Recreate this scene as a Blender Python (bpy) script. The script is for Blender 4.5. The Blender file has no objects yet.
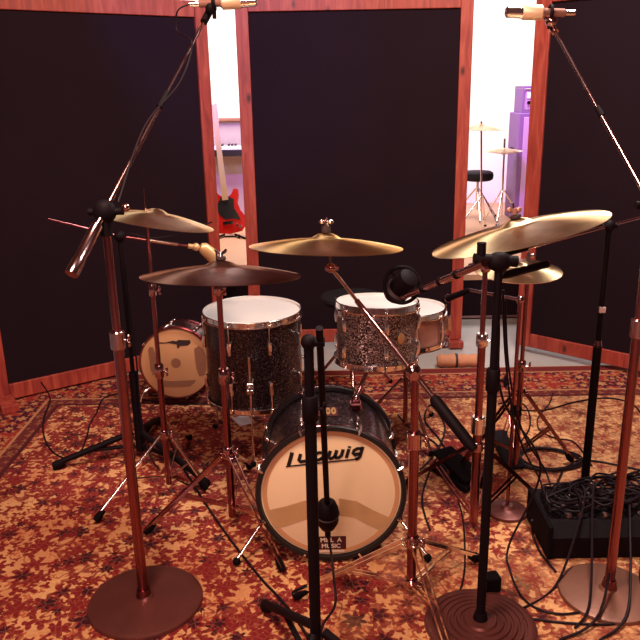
import bpy, bmesh, math, random
from mathutils import Vector, Matrix
random.seed(7)
S = bpy.context.scene
C = S.collection
PI = math.pi
V = Vector

# ------------------------------------------------------------------ camera
F = 750.0
PITCH = math.radians(17.0)
ROLL = math.radians(1.1)
CAM = V((0, 0, 1.65))
fw = V((0, math.cos(PITCH), -math.sin(PITCH)))
r0 = V((1, 0, 0)); u0 = V((0, math.sin(PITCH), math.cos(PITCH)))
rt = math.cos(ROLL) * r0 - math.sin(ROLL) * u0
up = math.cos(ROLL) * u0 + math.sin(ROLL) * r0
cd = bpy.data.cameras.new('camera'); cam = bpy.data.objects.new('camera', cd); C.objects.link(cam)
cam.matrix_world = Matrix(((rt.x, up.x, -fw.x, CAM.x), (rt.y, up.y, -fw.y, CAM.y), (rt.z, up.z, -fw.z, CAM.z), (0, 0, 0, 1)))
cd.sensor_width = 36; cd.lens = 36 * F / 640; cd.clip_start = .05
S.camera = cam

def ray(px, py): return rt * (px - 320) - up * (py - 320) + fw * F
def G(px, py, z=0.0):
    d = ray(px, py); return CAM + d * ((z - CAM.z) / d.z)
def A(px, py, Y):
    d = ray(px, py); return CAM + d * (Y / d.y)

# ------------------------------------------------------------------ materials
def newmat(name):
    m = bpy.data.materials.new(name); m.use_nodes = True
    nt = m.node_tree; b = nt.nodes['Principled BSDF']
    return m, nt, b
def simple(name, col, rough=.5, metal=0, bump=0, bscale=60, spec=.5, coat=0, var=0, vscale=8):
    m, nt, b = newmat(name)
    b.inputs['Base Color'].default_value = (*col, 1)
    b.inputs['Roughness'].default_value = rough; b.inputs['Metallic'].default_value = metal
    b.inputs['Specular IOR Level'].default_value = spec; b.inputs['Coat Weight'].default_value = coat
    tc = nt.nodes.new('ShaderNodeTexCoord')
    n = nt.nodes.new('ShaderNodeTexNoise'); n.inputs['Scale'].default_value = bscale
    nt.links.new(tc.outputs['Object'], n.inputs['Vector'])
    if bump:
        bp = nt.nodes.new('ShaderNodeBump'); bp.inputs['Strength'].default_value = bump; bp.inputs['Distance'].default_value = .002
        nt.links.new(n.outputs['Fac'], bp.inputs['Height']); nt.links.new(bp.outputs['Normal'], b.inputs['Normal'])
    if var:
        n2 = nt.nodes.new('ShaderNodeTexNoise'); n2.inputs['Scale'].default_value = vscale; n2.inputs['Detail'].default_value = 5
        nt.links.new(tc.outputs['Object'], n2.inputs['Vector'])
        mx = nt.nodes.new('ShaderNodeMix'); mx.data_type = 'RGBA'
        nt.links.new(n2.outputs['Fac'], mx.inputs['Factor'])
        mx.inputs['A'].default_value = (*[c * (1 - var) for c in col], 1)
        mx.inputs['B'].default_value = (*[min(1, c * (1 + var)) for c in col], 1)
        nt.links.new(mx.outputs['Result'], b.inputs['Base Color'])
    return m
def ramp(nt, stops, interp='LINEAR'):
    r = nt.nodes.new('ShaderNodeValToRGB'); r.color_ramp.interpolation = interp
    while len(r.color_ramp.elements) < len(stops): r.color_ramp.elements.new(.5)
    for e, (p, c) in zip(r.color_ramp.elements, stops):
        e.position = p; e.color = (*c, 1)
    return r
def mathn(nt, op, a, b=None, c=None, clamp=False):
    n = nt.nodes.new('ShaderNodeMath'); n.operation = op; n.use_clamp = clamp
    for i, v in enumerate((a, b, c)):
        if v is None: continue
        if isinstance(v, (int, float)): n.inputs[i].default_value = v
        else: nt.links.new(v, n.inputs[i])
    return n.outputs[0]
def mixc(nt, f, a, b):
    n = nt.nodes.new('ShaderNodeMix'); n.data_type = 'RGBA'
    if isinstance(f, (int, float)): n.inputs['Factor'].default_value = f
    else: nt.links.new(f, n.inputs['Factor'])
    for k, v in (('A', a), ('B', b)):
        if isinstance(v, tuple): n.inputs[k].default_value = (*v, 1)
        else: nt.links.new(v, n.inputs[k])
    return n.outputs['Result']

M = {}
M['chrome'] = simple('chrome', (.52, .32, .34), .16, 1, var=.25, vscale=14)
M['bright_chrome'] = simple('bright_chrome', (.9, .85, .82), .15, 1)
M['satin_steel'] = simple('satin_steel', (.30, .105, .118), .24, 1, var=.3, vscale=9)
M['black_metal'] = simple('black_metal', (.006, .0028, .0045), .6, 0, bump=.1, bscale=200, spec=.10)
M['rubber'] = simple('rubber', (.005, .0028, .004), .75, bump=.2, spec=.08)
M['cable'] = simple('cable', (.012, .005, .008), .5, spec=.15)
M['black_fabric'] = simple('black_fabric', (.0115, .0040, .0075), .95, bump=.5, bscale=500, spec=.15, var=.25, vscale=3)
M['cushion'] = simple('cushion', (.009, .006, .008), .7, spec=.2, bump=.3, bscale=150)
M['head_white'] = simple('head_white', (.60, .56, .56), .55, bump=.15, bscale=300, var=.06, vscale=7)
M['head_cream'] = simple('head_cream', (.88, .67, .42), .45, var=.05, vscale=5)
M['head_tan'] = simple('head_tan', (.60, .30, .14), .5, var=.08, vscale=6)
M['shade_tan'] = simple('shade_tan', (.50, .29, .13), .8, var=.2, vscale=15)  # painted shade for the bands on the bass drum head
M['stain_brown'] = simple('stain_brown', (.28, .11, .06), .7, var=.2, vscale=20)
M['gaffer'] = simple('gaffer', (.03, .012, .014), .7)
M['logo_black'] = simple('logo_black', (.008, .006, .007), .5)
M['label_red'] = simple('label_red', (.06, .008, .012), .5)
M['label_pale'] = simple('label_pale', (.75, .60, .48), .6)
M['badge'] = simple('badge', (.75, .42, .18), .35, .6)
M['mic_beige'] = simple('mic_beige', (.72, .50, .33), .4, .3)
M['mic_gold'] = simple('mic_gold', (.75, .48, .24), .42, .4)
M['white_wall'] = simple('white_wall', (.84, .82, .80), .8, bump=.1, bscale=40)
M['dark_paint'] = simple('dark_paint', (.16, .07, .06), .8, bump=.1, bscale=40)
M['riser_top'] = simple('riser_top', (.60, .33, .20), .55, var=.12, vscale=4)
M['floor'] = simple('floor_paint', (.38, .35, .34), .42, var=.15, vscale=5, bump=.1, bscale=25)
M['red_lacquer'] = simple('red_lacquer', (.62, .02, .015), .2, coat=.6)
M['maple'] = simple('maple', (.55, .33, .20), .4)
M['pickguard'] = simple('pickguard', (.02, .018, .02), .3)
M['key_white'] = simple('key_white', (.85, .82, .80), .3)
M['piano_body'] = simple('piano_body', (.46, .36, .34), .6, var=.1)
M['amp_purple'] = simple('amp_purple', (.20, .09, .27), .6, bump=.3, bscale=300)
M['amp_grille'] = simple('amp_grille', (.48, .28, .52), .7, bump=.5, bscale=400)
M['card_white'] = simple('card_white', (.80, .82, .86), .6)
M['tan_cloth'] = simple('tan_cloth', (.52, .22, .12), .9, bump=.8, bscale=30, var=.25, vscale=12)
M['copper_shell'] = simple('copper_shell', (.42, .20, .16), .35, .5, var=.1)
M['grey_iron'] = simple('grey_iron', (.14, .040, .034), .42, .55, bump=.35, bscale=90, var=.35, vscale=9)
M['tan_iron'] = simple('tan_iron', (.20, .080, .052), .45, .45, bump=.3, bscale=60, var=.3, vscale=7)
M['tape_pale'] = simple('tape_pale', (.70, .52, .46), .6)
M['plaster_box'] = simple('jack_metal', (.55, .42, .40), .3, 1)

def wood(name, c1, c2, c3):
    m, nt, b = newmat(name)
    tc = nt.nodes.new('ShaderNodeTexCoord')
    mp = nt.nodes.new('ShaderNodeMapping'); mp.inputs['Scale'].default_value = (9, 9, 1.1)
    nt.links.new(tc.outputs['Generated'], mp.inputs['Vector'])
    n = nt.nodes.new('ShaderNodeTexNoise'); n.inputs['Scale'].default_value = 3; n.inputs['Detail'].default_value = 6; n.inputs['Distortion'].default_value = 1.2
    nt.links.new(tc.outputs['Object'], mp.inputs['Vector'])
    nt.links.new(mp.outputs[0], n.inputs['Vector'])
    r = ramp(nt, [(.3, c1), (.5, c2), (.72, c3)])
    nt.links.new(n.outputs['Fac'], r.inputs[0])
    v = nt.nodes.new('ShaderNodeTexVoronoi'); v.inputs['Scale'].default_value = 3.2
    mp2 = nt.nodes.new('ShaderNodeMapping'); mp2.inputs['Scale'].default_value = (2, 2, 1)
    nt.links.new(tc.outputs['Object'], mp2.inputs['Vector']); nt.links.new(mp2.outputs[0], v.inputs['Vector'])
    k = ramp(nt, [(.04, (1, 1, 1)), (.13, (0, 0, 0))])
    nt.links.new(v.outputs['Distance'], k.inputs[0])
    c = mixc(nt, k.outputs[0], r.outputs[0], tuple(x * .3 for x in c1))
    nt.links.new(c, b.inputs['Base Color'])
    b.inputs['Roughness'].default_value = .55
    return m
M['wood'] = wood('pine_frame', (.20, .020, .014), (.30, .036, .022), (.40, .072, .042))

def sparkle(name, dark, glint, scale, thr):
    m, nt, b = newmat(name)
    tc = nt.nodes.new('ShaderNodeTexCoord')
    v = nt.nodes.new('ShaderNodeTexVoronoi'); v.inputs['Scale'].default_value = scale
    nt.links.new(tc.outputs['Object'], v.inputs['Vector'])
    sp = nt.nodes.new('ShaderNodeSeparateColor'); nt.links.new(v.outputs['Color'], sp.inputs[0])
    r = ramp(nt, [(thr, dark), (thr + .25, glint)])
    nt.links.new(sp.outputs[0], r.inputs[0]); nt.links.new(r.outputs[0], b.inputs['Base Color'])
    b.inputs['Metallic'].default_value = .55; b.inputs['Roughness'].default_value = .3
    b.inputs['Coat Weight'].default_value = .5; b.inputs['Coat Roughness'].default_value = .12
    geo = nt.nodes.new('ShaderNodeNewGeometry')
    vm = nt.nodes.new('ShaderNodeVectorMath'); vm.operation = 'SUBTRACT'
    nt.links.new(v.outputs['Color'], vm.inputs[0]); vm.inputs[1].default_value = (.5, .5, .5)
    vs = nt.nodes.new('ShaderNodeVectorMath'); vs.operation = 'SCALE'; nt.links.new(vm.outputs[0], vs.inputs[0]); vs.inputs['Scale'].default_value = .6
    va = nt.nodes.new('ShaderNodeVectorMath'); va.operation = 'ADD'
    nt.links.new(geo.outputs['Normal'], va.inputs[0]); nt.links.new(vs.outputs[0], va.inputs[1])
    vn = nt.nodes.new('ShaderNodeVectorMath'); vn.operation = 'NORMALIZE'; nt.links.new(va.outputs[0], vn.inputs[0])
    nt.links.new(vn.outputs[0], b.inputs['Normal'])
    return m
M['sparkle'] = sparkle('sparkle_wrap', (.05, .025, .028), (.62, .45, .38), 300, .55)
M['sparkle_dark'] = sparkle('dark_sparkle_wrap', (.012, .006, .009), (.20, .12, .12), 280, .78)

def cymbal_mat(name, c1, c2, rough):
    m, nt, b = newmat(name)
    tc = nt.nodes.new('ShaderNodeTexCoord')
    sx = nt.nodes.new('ShaderNodeSeparateXYZ'); nt.links.new(tc.outputs['Object'], sx.inputs[0])
    r2 = mathn(nt, 'SQRT', mathn(nt, 'ADD', mathn(nt, 'MULTIPLY', sx.outputs[0], sx.outputs[0]), mathn(nt, 'MULTIPLY', sx.outputs[1], sx.outputs[1])))
    w = mathn(nt, 'SINE', mathn(nt, 'MULTIPLY', r2, 1400))
    bp = nt.nodes.new('ShaderNodeBump'); bp.inputs['Strength'].default_value = .12; bp.inputs['Distance'].default_value = .0004
    nt.links.new(w, bp.inputs['Height']); nt.links.new(bp.outputs[0], b.inputs['Normal'])
    n = nt.nodes.new('ShaderNodeTexNoise'); n.inputs['Scale'].default_value = 9; n.inputs['Detail'].default_value = 6
    nt.links.new(tc.outputs['Object'], n.inputs['Vector'])
    r = ramp(nt, [(.35, c1), (.68, c2)]); nt.links.new(n.outputs['Fac'], r.inputs[0]); nt.links.new(r.outputs[0], b.inputs['Base Color'])
    b.inputs['Metallic'].default_value = 1; b.inputs['Roughness'].default_value = rough
    b.inputs['Anisotropic'].default_value = .88
    t = nt.nodes.new('ShaderNodeTangent'); t.direction_type = 'RADIAL'; t.axis = 'Z'
    nt.links.new(t.outputs[0], b.inputs['Tangent'])
    return m
M['brass'] = cymbal_mat('brass_cymbal', (.50, .29, .11), (.74, .50, .24), .33)
M['pale_brass'] = cymbal_mat('pale_brass_cymbal', (.62, .43, .23), (.88, .70, .45), .35)
M['dark_brass'] = cymbal_mat('dark_bronze_cymbal', (.26, .12, .09), (.52, .32, .25), .32)

RX0, RY1 = -1.46, 3.86      # where the rug field ends (left, far)
def rug_mat():
    m, nt, b = newmat('rug')
    tc = nt.nodes.new('ShaderNodeTexCoord')
    P0 = tc.outputs['Object']
    nw = nt.nodes.new('ShaderNodeTexNoise'); nw.inputs['Scale'].default_value = 9; nw.inputs['Detail'].default_value = 3
    nt.links.new(P0, nw.inputs['Vector'])
    ws = nt.nodes.new('ShaderNodeVectorMath'); ws.operation = 'SUBTRACT'; nt.links.new(nw.outputs['Color'], ws.inputs[0]); ws.inputs[1].default_value = (.5, .5, .5)
    wz = nt.nodes.new('ShaderNodeVectorMath'); wz.operation = 'SCALE'; nt.links.new(ws.outputs[0], wz.inputs[0]); wz.inputs['Scale'].default_value = .025
    wa = nt.nodes.new('ShaderNodeVectorMath'); wa.operation = 'ADD'; nt.links.new(P0, wa.inputs[0]); nt.links.new(wz.outputs[0], wa.inputs[1])
    P = wa.outputs[0]
    sx = nt.nodes.new('ShaderNodeSeparateXYZ'); nt.links.new(P0, sx.inputs[0])
    def flowers(scale, petals, R, off, amp=.4, rnd=.85):
        mp = nt.nodes.new('ShaderNodeMapping'); mp.inputs['Location'].default_value = (off, off * .7, 0)
        nt.links.new(P, mp.inputs['Vector'])
        v = nt.nodes.new('ShaderNodeTexVoronoi'); v.voronoi_dimensions = '2D'; v.inputs['Scale'].default_value = scale; v.inputs['Randomness'].default_value = rnd
        nt.links.new(mp.outputs[0], v.inputs['Vector'])
        d = nt.nodes.new('ShaderNodeVectorMath'); d.operation = 'SUBTRACT'
        nt.links.new(mp.outputs[0], d.inputs[0]); nt.links.new(v.outputs['Position'], d.inputs[1])
        s = nt.nodes.new('ShaderNodeSeparateXYZ'); nt.links.new(d.outputs[0], s.inputs[0])
        sc = nt.nodes.new('ShaderNodeSeparateColor'); nt.links.new(v.outputs['Color'], sc.inputs[0])
        ang = mathn(nt, 'ARCTAN2', s.outputs[1], s.outputs[0])
        ang = mathn(nt, 'ADD', mathn(nt, 'MULTIPLY', ang, petals), mathn(nt, 'MULTIPLY', sc.outputs[0], 6.28))
        rad = mathn(nt, 'MULTIPLY', mathn(nt, 'ADD', mathn(nt, 'MULTIPLY', mathn(nt, 'COSINE', ang), amp), 1), R)
        rad = mathn(nt, 'MULTIPLY', rad, mathn(nt, 'ADD', mathn(nt, 'MULTIPLY', sc.outputs[1], .8), .45))
        # v.Distance is in scaled units
        q = mathn(nt, 'DIVIDE', v.outputs['Distance'], rad)
        return q, sc
    def mask(q, lo, hi):   # 1 inside
        mr = nt.nodes.new('ShaderNodeMapRange'); mr.inputs['From Min'].default_value = lo; mr.inputs['From Max'].default_value = hi
        mr.inputs['To Min'].default_value = 1; mr.inputs['To Max'].default_value = 0; nt.links.new(q, mr.inputs['Value'])
        return mr.outputs[0]
    big, bc = flowers(5.6, 7, .52, .3, .30)
    mid, mc = flowers(11.5, 6, .52, 2.1, .42)
    sm, scx = flowers(23, 3, .50, 5.3, .5)
    sm2, sc2 = flowers(31, 3, .36, 9.7, .5)
    cream = (.70, .37, .165); salmon = (.46, .115, .055); red = (.21, .016, .018); maroon = (.050, .007, .014)
    zone = nt.nodes.new('ShaderNodeTexNoise'); zone.inputs['Scale'].default_value = 2.4; zone.inputs['Detail'].default_value = 3
    nt.links.new(P0, zone.inputs['Vector'])
    zr = ramp(nt, [(.42, (0, 0, 0)), (.6, (1, 1, 1))]); nt.links.new(zone.outputs['Fac'], zr.inputs[0])
    base = mixc(nt, mathn(nt, 'MULTIPLY', zr.outputs[0], .55), cream, salmon)
    c = mixc(nt, mathn(nt, 'MULTIPLY', mask(sm2, .75, 1.0), mathn(nt, 'GREATER_THAN', sc2.outputs[2], .4)), base, salmon)
    c = mixc(nt, mathn(nt, 'MULTIPLY', mask(sm, .8, 1.02), mathn(nt, 'GREATER_THAN', scx.outputs[2], .2)), c, red)
    # big blossoms : ring of petals, salmon inside, dark heart
    selb = mathn(nt, 'GREATER_THAN', bc.outputs[2], .22)
    ringb = mathn(nt, 'MULTIPLY', mathn(nt, 'SUBTRACT', mask(big, .9, 1.0), mask(big, .62, .72)), selb)
    inb = mathn(nt, 'MULTIPLY', mask(big, .30, .38), selb)
    c = mixc(nt, mathn(nt, 'MULTIPLY', ringb, .85), c, red)
    c = mixc(nt, inb, c, maroon)
    selm = mathn(nt, 'GREATER_THAN', mc.outputs[2], .25)
    c = mixc(nt, mathn(nt, 'MULTIPLY', mask(mid, .85, 1.02), selm), c, red)
    c = mixc(nt, mathn(nt, 'MULTIPLY', mask(mid, .40, .6), mathn(nt, 'GREATER_THAN', mc.outputs[2], .52)), c, maroon)
    # pale veins that part the petals
    ve = nt.nodes.new('ShaderNodeTexVoronoi'); ve.voronoi_dimensions = '2D'; ve.feature = 'DISTANCE_TO_EDGE'; ve.inputs['Scale'].default_value = 40
    nt.links.new(P, ve.inputs['Vector'])
    c = mixc(nt, mathn(nt, 'MULTIPLY', mask(ve.outputs['Distance'], .04, .10), .14), c, base)
    fd = mathn(nt, 'ADD', mathn(nt, 'MULTIPLY', sx.outputs[0], .42), mathn(nt, 'MULTIPLY', mathn(nt, 'SUBTRACT', zone.outputs['Fac'], .5), 2.0))
    fd = mathn(nt, 'MAXIMUM', mathn(nt, 'MINIMUM', fd, .50), 0)
    c = mixc(nt, fd, c, mixc(nt, mathn(nt, 'MULTIPLY', mask(sm2, .6, .9), .55), mixc(nt, mathn(nt, 'MULTIPLY', mask(mid, .35, .75), .8), cream, red), salmon))
    # thin vines
    vn = nt.nodes.new('ShaderNodeTexNoise'); vn.inputs['Scale'].default_value = 7; vn.inputs['Detail'].default_value = 2; nt.links.new(P, vn.inputs['Vector'])
    vv = mathn(nt, 'ABSOLUTE', mathn(nt, 'SUBTRACT', vn.outputs['Fac'], .5))
    c = mixc(nt, mathn(nt, 'MULTIPLY', mathn(nt, 'LESS_THAN', vv, .010), .7), c, red)
    field = c
    # border : red ground with cream / dark motifs
    b1, b1c = flowers(9, 6, .46, 1.3, .3, .5); b2, b2c = flowers(22, 4, .42, 3.3, .5)
    cb = mixc(nt, mask(b2, .8, 1.0), (.30, .030, .022), (.42, .16, .07))
    cb = mixc(nt, mask(b1, .85, 1.0), cb, (.075, .010, .022))
    cb = mixc(nt, mask(b1, .35, .45), cb, (.48, .20, .09))
    # distance beyond the field
    dx = mathn(nt, 'SUBTRACT', RX0, sx.outputs[0]); dy = mathn(nt, 'SUBTRACT', sx.outputs[1], RY1)
    db = mathn(nt, 'MAXIMUM', dx, dy)
    def band(a, z): return mathn(nt, 'MULTIPLY', mathn(nt, 'GREATER_THAN', db, a), mathn(nt, 'LESS_THAN', db, z))
    cb = mixc(nt, band(0, .022), cb, (.08, .012, .016))
    cb = mixc(nt, band(.022, .085), cb, mixc(nt, mask(b2, .6, .9), (.14, .022, .022), (.28, .10, .05)))
    cb = mixc(nt, band(.085, .10), cb, (.45, .2, .1))
    cb = mixc(nt, band(.37, .385), cb, (.45, .2, .1))
    cb = mixc(nt, band(.385, .46), cb, (.16, .02, .02))
    cb = mixc(nt, band(.46, .60), cb, (.42, .16, .08))
    c = mixc(nt, mathn(nt, 'GREATER_THAN', db, 0), field, cb)
    wear = nt.nodes.new('ShaderNodeTexNoise'); wear.inputs['Scale'].default_value = 90; wear.inputs['Detail'].default_value = 3; nt.links.new(P0, wear.inputs['Vector'])
    wr = ramp(nt, [(.3, (.72, .72, .72)), (.7, (1.0, 1.0, 1.0))]); nt.links.new(wear.outputs['Fac'], wr.inputs[0])
    mu = nt.nodes.new('ShaderNodeMix'); mu.data_type = 'RGBA'; mu.blend_type = 'MULTIPLY'; mu.inputs['Factor'].default_value = 1
    nt.links.new(c, mu.inputs['A']); nt.links.new(wr.outputs[0], mu.inputs['B'])
    nt.links.new(mu.outputs['Result'], b.inputs['Base Color'])
    b.inputs['Roughness'].default_value = .95; b.inputs['Specular IOR Level'].default_value = .15
    bp = nt.nodes.new('ShaderNodeBump'); bp.inputs['Strength'].default_value = .5; bp.inputs['Distance'].default_value = .004
    nt.links.new(wear.outputs['Fac'], bp.inputs['Height']); nt.links.new(bp.outputs[0], b.inputs['Normal'])
    return m
M['rug'] = rug_mat()

# ------------------------------------------------------------------ mesh helpers (world coordinates)
class MB:
    def __init__(s): s.v = []; s.f = []; s.smooth = []
    def add(s, vs, fs, smooth=True):
        o = len(s.v); s.v += [V(x) for x in vs]; s.f += [tuple(i + o for i in f) for f in fs]; s.smooth += [smooth] * len(fs)
        return s
    def box(s, c, size, R=None, bev=0):
        bm = bmesh.new(); bmesh.ops.create_cube(bm, size=1)
        for v in bm.verts: v.co = V((v.co.x * size[0], v.co.y * size[1], v.co.z * size[2]))
        if bev: bmesh.ops.bevel(bm, geom=bm.edges[:], offset=bev, segments=2, affect='EDGES', profile=.5)
        R = R or Matrix.Identity(3)
        bm.verts.index_update()
        s.add([R @ v.co + V(c) for v in bm.verts], [[v.index for v in f.verts] for f in bm.faces], False)
        bm.free(); return s
    def beam(s, p0, p1, w, h, bev=0, upv=V((0, 0, 1))):
        p0, p1 = V(p0), V(p1); d = (p1 - p0); L = d.length; d.normalize()
        x = d.cross(upv)
        if x.length < 1e-4: x = d.cross(V((0, 1, 0)))
        x.normalize(); y = x.cross(d)
        R = Matrix((x, d, y)).transposed()
        return s.box((p0 + p1) / 2, (w, L, h), R, bev)
    def tube(s, pts, r, n=10, cap=True):
        pts = [V(p) for p in pts]; rs = r if isinstance(r, (list, tuple)) else [r] * len(pts)
        rings = []; prev = None
        for i, p in enumerate(pts):
            t = (pts[min(i + 1, len(pts) - 1)] - pts[max(i - 1, 0)])
            if t.length < 1e-9: t = V((0, 0, 1))
            t.normalize()
            if prev is None:
                a = t.cross(V((0, 0, 1)))
                if a.length < .05: a = t.cross(V((1, 0, 0)))
            else: a = prev - t * prev.dot(t)
            a.normalize(); prev = a; bb = t.cross(a)
            rings.append([p + (a * math.cos(2 * PI * k / n) + bb * math.sin(2 * PI * k / n)) * rs[i] for k in range(n)])
        vs = [q for R in rings for q in R]; fs = []
        for i in range(len(pts) - 1):
            for k in range(n): fs.append((i * n + k, i * n + (k + 1) % n, (i + 1) * n + (k + 1) % n, (i + 1) * n + k))
        if cap: fs.append(tuple(reversed(range(n)))); fs.append(tuple((len(pts) - 1) * n + k for k in range(n)))
        return s.add(vs, fs)
    def lathe(s, prof, Mx=None, n=40, close=False):
        # prof: list of (r, z)
        Mx = Mx or Matrix.Identity(4); vs = []; idx = []
        for (r, z) in prof:
            if r < 1e-6: idx.append([len(vs)] * n); vs.append(Mx @ V((0, 0, z)))
            else:
                idx.append([len(vs) + k for k in range(n)])
                vs += [Mx @ V((r * math.cos(2 * PI * k / n), r * math.sin(2 * PI * k / n), z)) for k in range(n)]
        fs = []; m = len(prof)
        for i in range(m - (0 if close else 1)):
            a, b = idx[i], idx[(i + 1) % m]
            for k in range(n):
                q = [a[k], a[(k + 1) % n], b[(k + 1) % n], b[k]]; u = []
                for t in q:
                    if t not in u: u.append(t)
                if len(u) > 2: fs.append(tuple(u))
        return s.add(vs, fs)
    def ring(s, R, r, Mx, n=48, m=8, z=0):
        return s.lathe([(R + r * math.cos(2 * PI * k / m), z + r * math.sin(2 * PI * k / m)) for k in range(m)], Mx, n, close=True)
    def ball(s, c, r, sc=(1, 1, 1), n=14):
        k = 8
        return s.lathe([(r * math.sin(PI * i / k) if 0 < i < k else 0, r * math.cos(PI * i / k)) for i in range(k + 1)],
                       Matrix.Translation(V(c)) @ Matrix.Diagonal((*sc, 1)), n)

def frame(c, zdir, xhint=(1, 0, 0)):
    z = V(zdir).normalized(); x = V(xhint) - z * V(xhint).dot(z)
    if x.length < 1e-3: x = V((0, 1, 0)) - z * z.y
    x.normalize(); y = z.cross(x)
    m = Matrix((x, y, z)).transposed().to_4x4(); m.translation = V(c); return m

def worldloc(o):
    l = V((0, 0, 0))
    while o: l += o.location; o = o.parent
    return l
def build(name, mb, mat, parent=None, label=None, Mx=None):
    """Mx: the mesh is given in the local frame Mx (keeps the object's own axes)."""
    base = worldloc(parent) if parent else V((0, 0, 0))
    me = bpy.data.meshes.new(name)
    org = V((0, 0, 0)) if Mx is not None else (base if parent else (sum(mb.v, V((0, 0, 0))) / len(mb.v)))
    me.from_pydata([v - org for v in mb.v], [], mb.f)
    me.polygons.foreach_set('use_smooth', mb.smooth)
    bm = bmesh.new(); bm.from_mesh(me); bmesh.ops.recalc_face_normals(bm, faces=bm.faces[:])
    for e in bm.edges:
        if len(e.link_faces) == 2 and e.calc_face_angle(0) > math.radians(38): e.smooth = False
    bm.to_mesh(me); bm.free()
    me.materials.append(M[mat]); me.update()
    o = bpy.data.objects.new(name, me); C.objects.link(o)
    if parent: o.parent = parent
    if Mx is not None:
        ml = Mx.copy(); ml.translation = Mx.translation - base; o.matrix_local = ml
    elif not parent: o.location = org
    if label: o['label'] = label
    return o
def tag(o, label, cat, group=None):
    o['label'] = label; o['category'] = cat
    if group: o['group'] = group
    return o
def thing(name, label, cat, loc, group=None):
    o = bpy.data.objects.new(name, None); C.objects.link(o); o.location = V(loc); o.empty_display_size = .05
    return tag(o, label, cat, group)
def struct(o): o['kind'] = 'structure'; return o
def spline(pts, sub=8):
    pts = [V(p) for p in pts]; out = []
    for i in range(len(pts) - 1):
        p0 = pts[max(i - 1, 0)]; p1 = pts[i]; p2 = pts[i + 1]; p3 = pts[min(i + 2, len(pts) - 1)]
        for k in range(sub):
            t = k / sub
            out.append(.5 * ((2 * p1) + (p2 - p0) * t + (2 * p0 - 5 * p1 + 4 * p2 - p3) * t * t + (3 * p1 - p0 - 3 * p2 + p3) * t ** 3))
    out.append(pts[-1]); return out
def lerp(a, b, t): return V(a) * (1 - t) + V(b) * t

# ------------------------------------------------------------------ the room
FZ = -.010
struct(build('floor', MB().box((0, 4.0, FZ - .05), (12, 14, .1)), 'floor'))
struct(build('wall_back', MB().box((0, 9.1, 1.75), (12, .2, 3.52 + .1)), 'white_wall'))
struct(build('wall_left', MB().box((-6.1, 4.0, 1.75), (.2, 14, 3.62)), 'dark_paint'))
struct(build('wall_right', MB().box((6.1, 4.0, 1.75), (.2, 14, 3.62)), 'dark_paint'))
struct(build('ceiling', MB().box((0, 4.0, 3.6), (12.4, 14, .1)), 'dark_paint'))
RZ = .33
rs = thing('stage_riser', 'low pale-topped stage riser with black front across the room behind the panels', 'stage', (0, 5.4, FZ))
build('deck', MB().box((0, 7.185, RZ - .02), (11.9, 3.60, .04)), 'riser_top', rs)
build('skirt', MB().box((0, 5.40, (RZ - .04 + FZ) / 2), (11.9, .03, RZ - .045 - FZ)), 'black_fabric', rs, 'black front skirt')
build('edge_strip', MB().box((0, 5.375, .012), (11.9, .02, .018)), 'chrome', rs, 'metal strip along the foot')

# rug
rug = MB().box(((-2.02 + 3.4) / 2, (4.33 - .6) / 2, -.005), (5.42, 4.93, .010))
o = build('oriental_rug', rug, 'rug'); tag(o, 'large cream and red floral oriental rug spread under the drum kit', 'rug')
# put the origin at the world origin so the pattern is laid out in metres
dl = o.location.copy(); o.data.transform(Matrix.Translation(dl)); o.location = (0, 0, 0)

# ------------------------------------------------------------------ acoustic panels
def gobo(pl, pr, H, label, feet=(True, True), lift=.045, th=.085, w=.076):
    pl, pr = V((pl[0], pl[1], 0)), V((pr[0], pr[1], 0))
    d = (pr - pl).normalized(); nrm = V((d.y, -d.x, 0))     # towards the camera
    t = thing('acoustic_panel', label, 'panel', (pl + pr) / 2)
    b = -nrm * (th / 2)
    zb = lift
    for p, s in ((pl, 1), (pr, -1)):
        c = p + d * s * w / 2 + b
        m = MB().beam(c + V((0, 0, zb)), c + V((0, 0, H)), w, th, .004, upv=nrm)
        build('post', m, 'wood', t)
    for z, h in ((zb + .045, .09), (H - .045, .09)):
        m = MB().beam(pl + d * (w + .001) + b + V((0, 0, z)), pr - d * (w + .001) + b + V((0, 0, z)), th * .95, h, .004)
        build('rail', m, 'wood', t)
    # fabric infill, slightly recessed
    c0 = pl + d * (w + .001) - nrm * .045; c1 = pr - d * (w + .001) - nrm * .045
    m = MB().beam(c0 + V((0, 0, (zb + .09 + H - .09) / 2)), c1 + V((0, 0, (zb + .09 + H - .09) / 2)), .06, H - .09 - zb - .09 - .002)
    build('fabric_infill', m, 'black_fabric', t, 'black fabric face')
    for k, p, s in ((0, pl, 1), (1, pr, -1)):
        if feet[k] is False: continue
        f = feet[k] if not isinstance(feet[k], bool) else .26
        c = p + d * s * w / 2
        build('foot', MB().beam(c + nrm * f + V((0, 0, .0225)), c + nrm * .001 + V((0, 0, .0225)), .09, .045, .004), 'wood', t)
        build('rear_foot', MB().beam(c - nrm * (th + .001) + V((0, 0, .0225)), c - nrm * .34 + V((0, 0, .0225)), .09, .045, .004), 'wood', t)
    return t
gl0 = G(-3, 405); gl1 = G(226.5, 352)
gobo(gl0, gl1, 2.16, 'tall black fabric panel in orange-red wood frame at the left, behind the small drum', feet=(.17, False), lift=.012)
gc0 = G(251, 350.5); gc1 = G(461, 346)
gobo(gc0, gc1, 2.19, 'tall black fabric panel in wood frame in the centre, behind the bass drum', feet=(False, .05))
gr0 = G(515, 348.5); gr1 = G(668, 383)
gobo(gr0, gr1, 2.20, 'tall black fabric panel in red wood frame at the right, behind the ride cymbal', feet=(False, False), lift=.03, w=.094)

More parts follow.
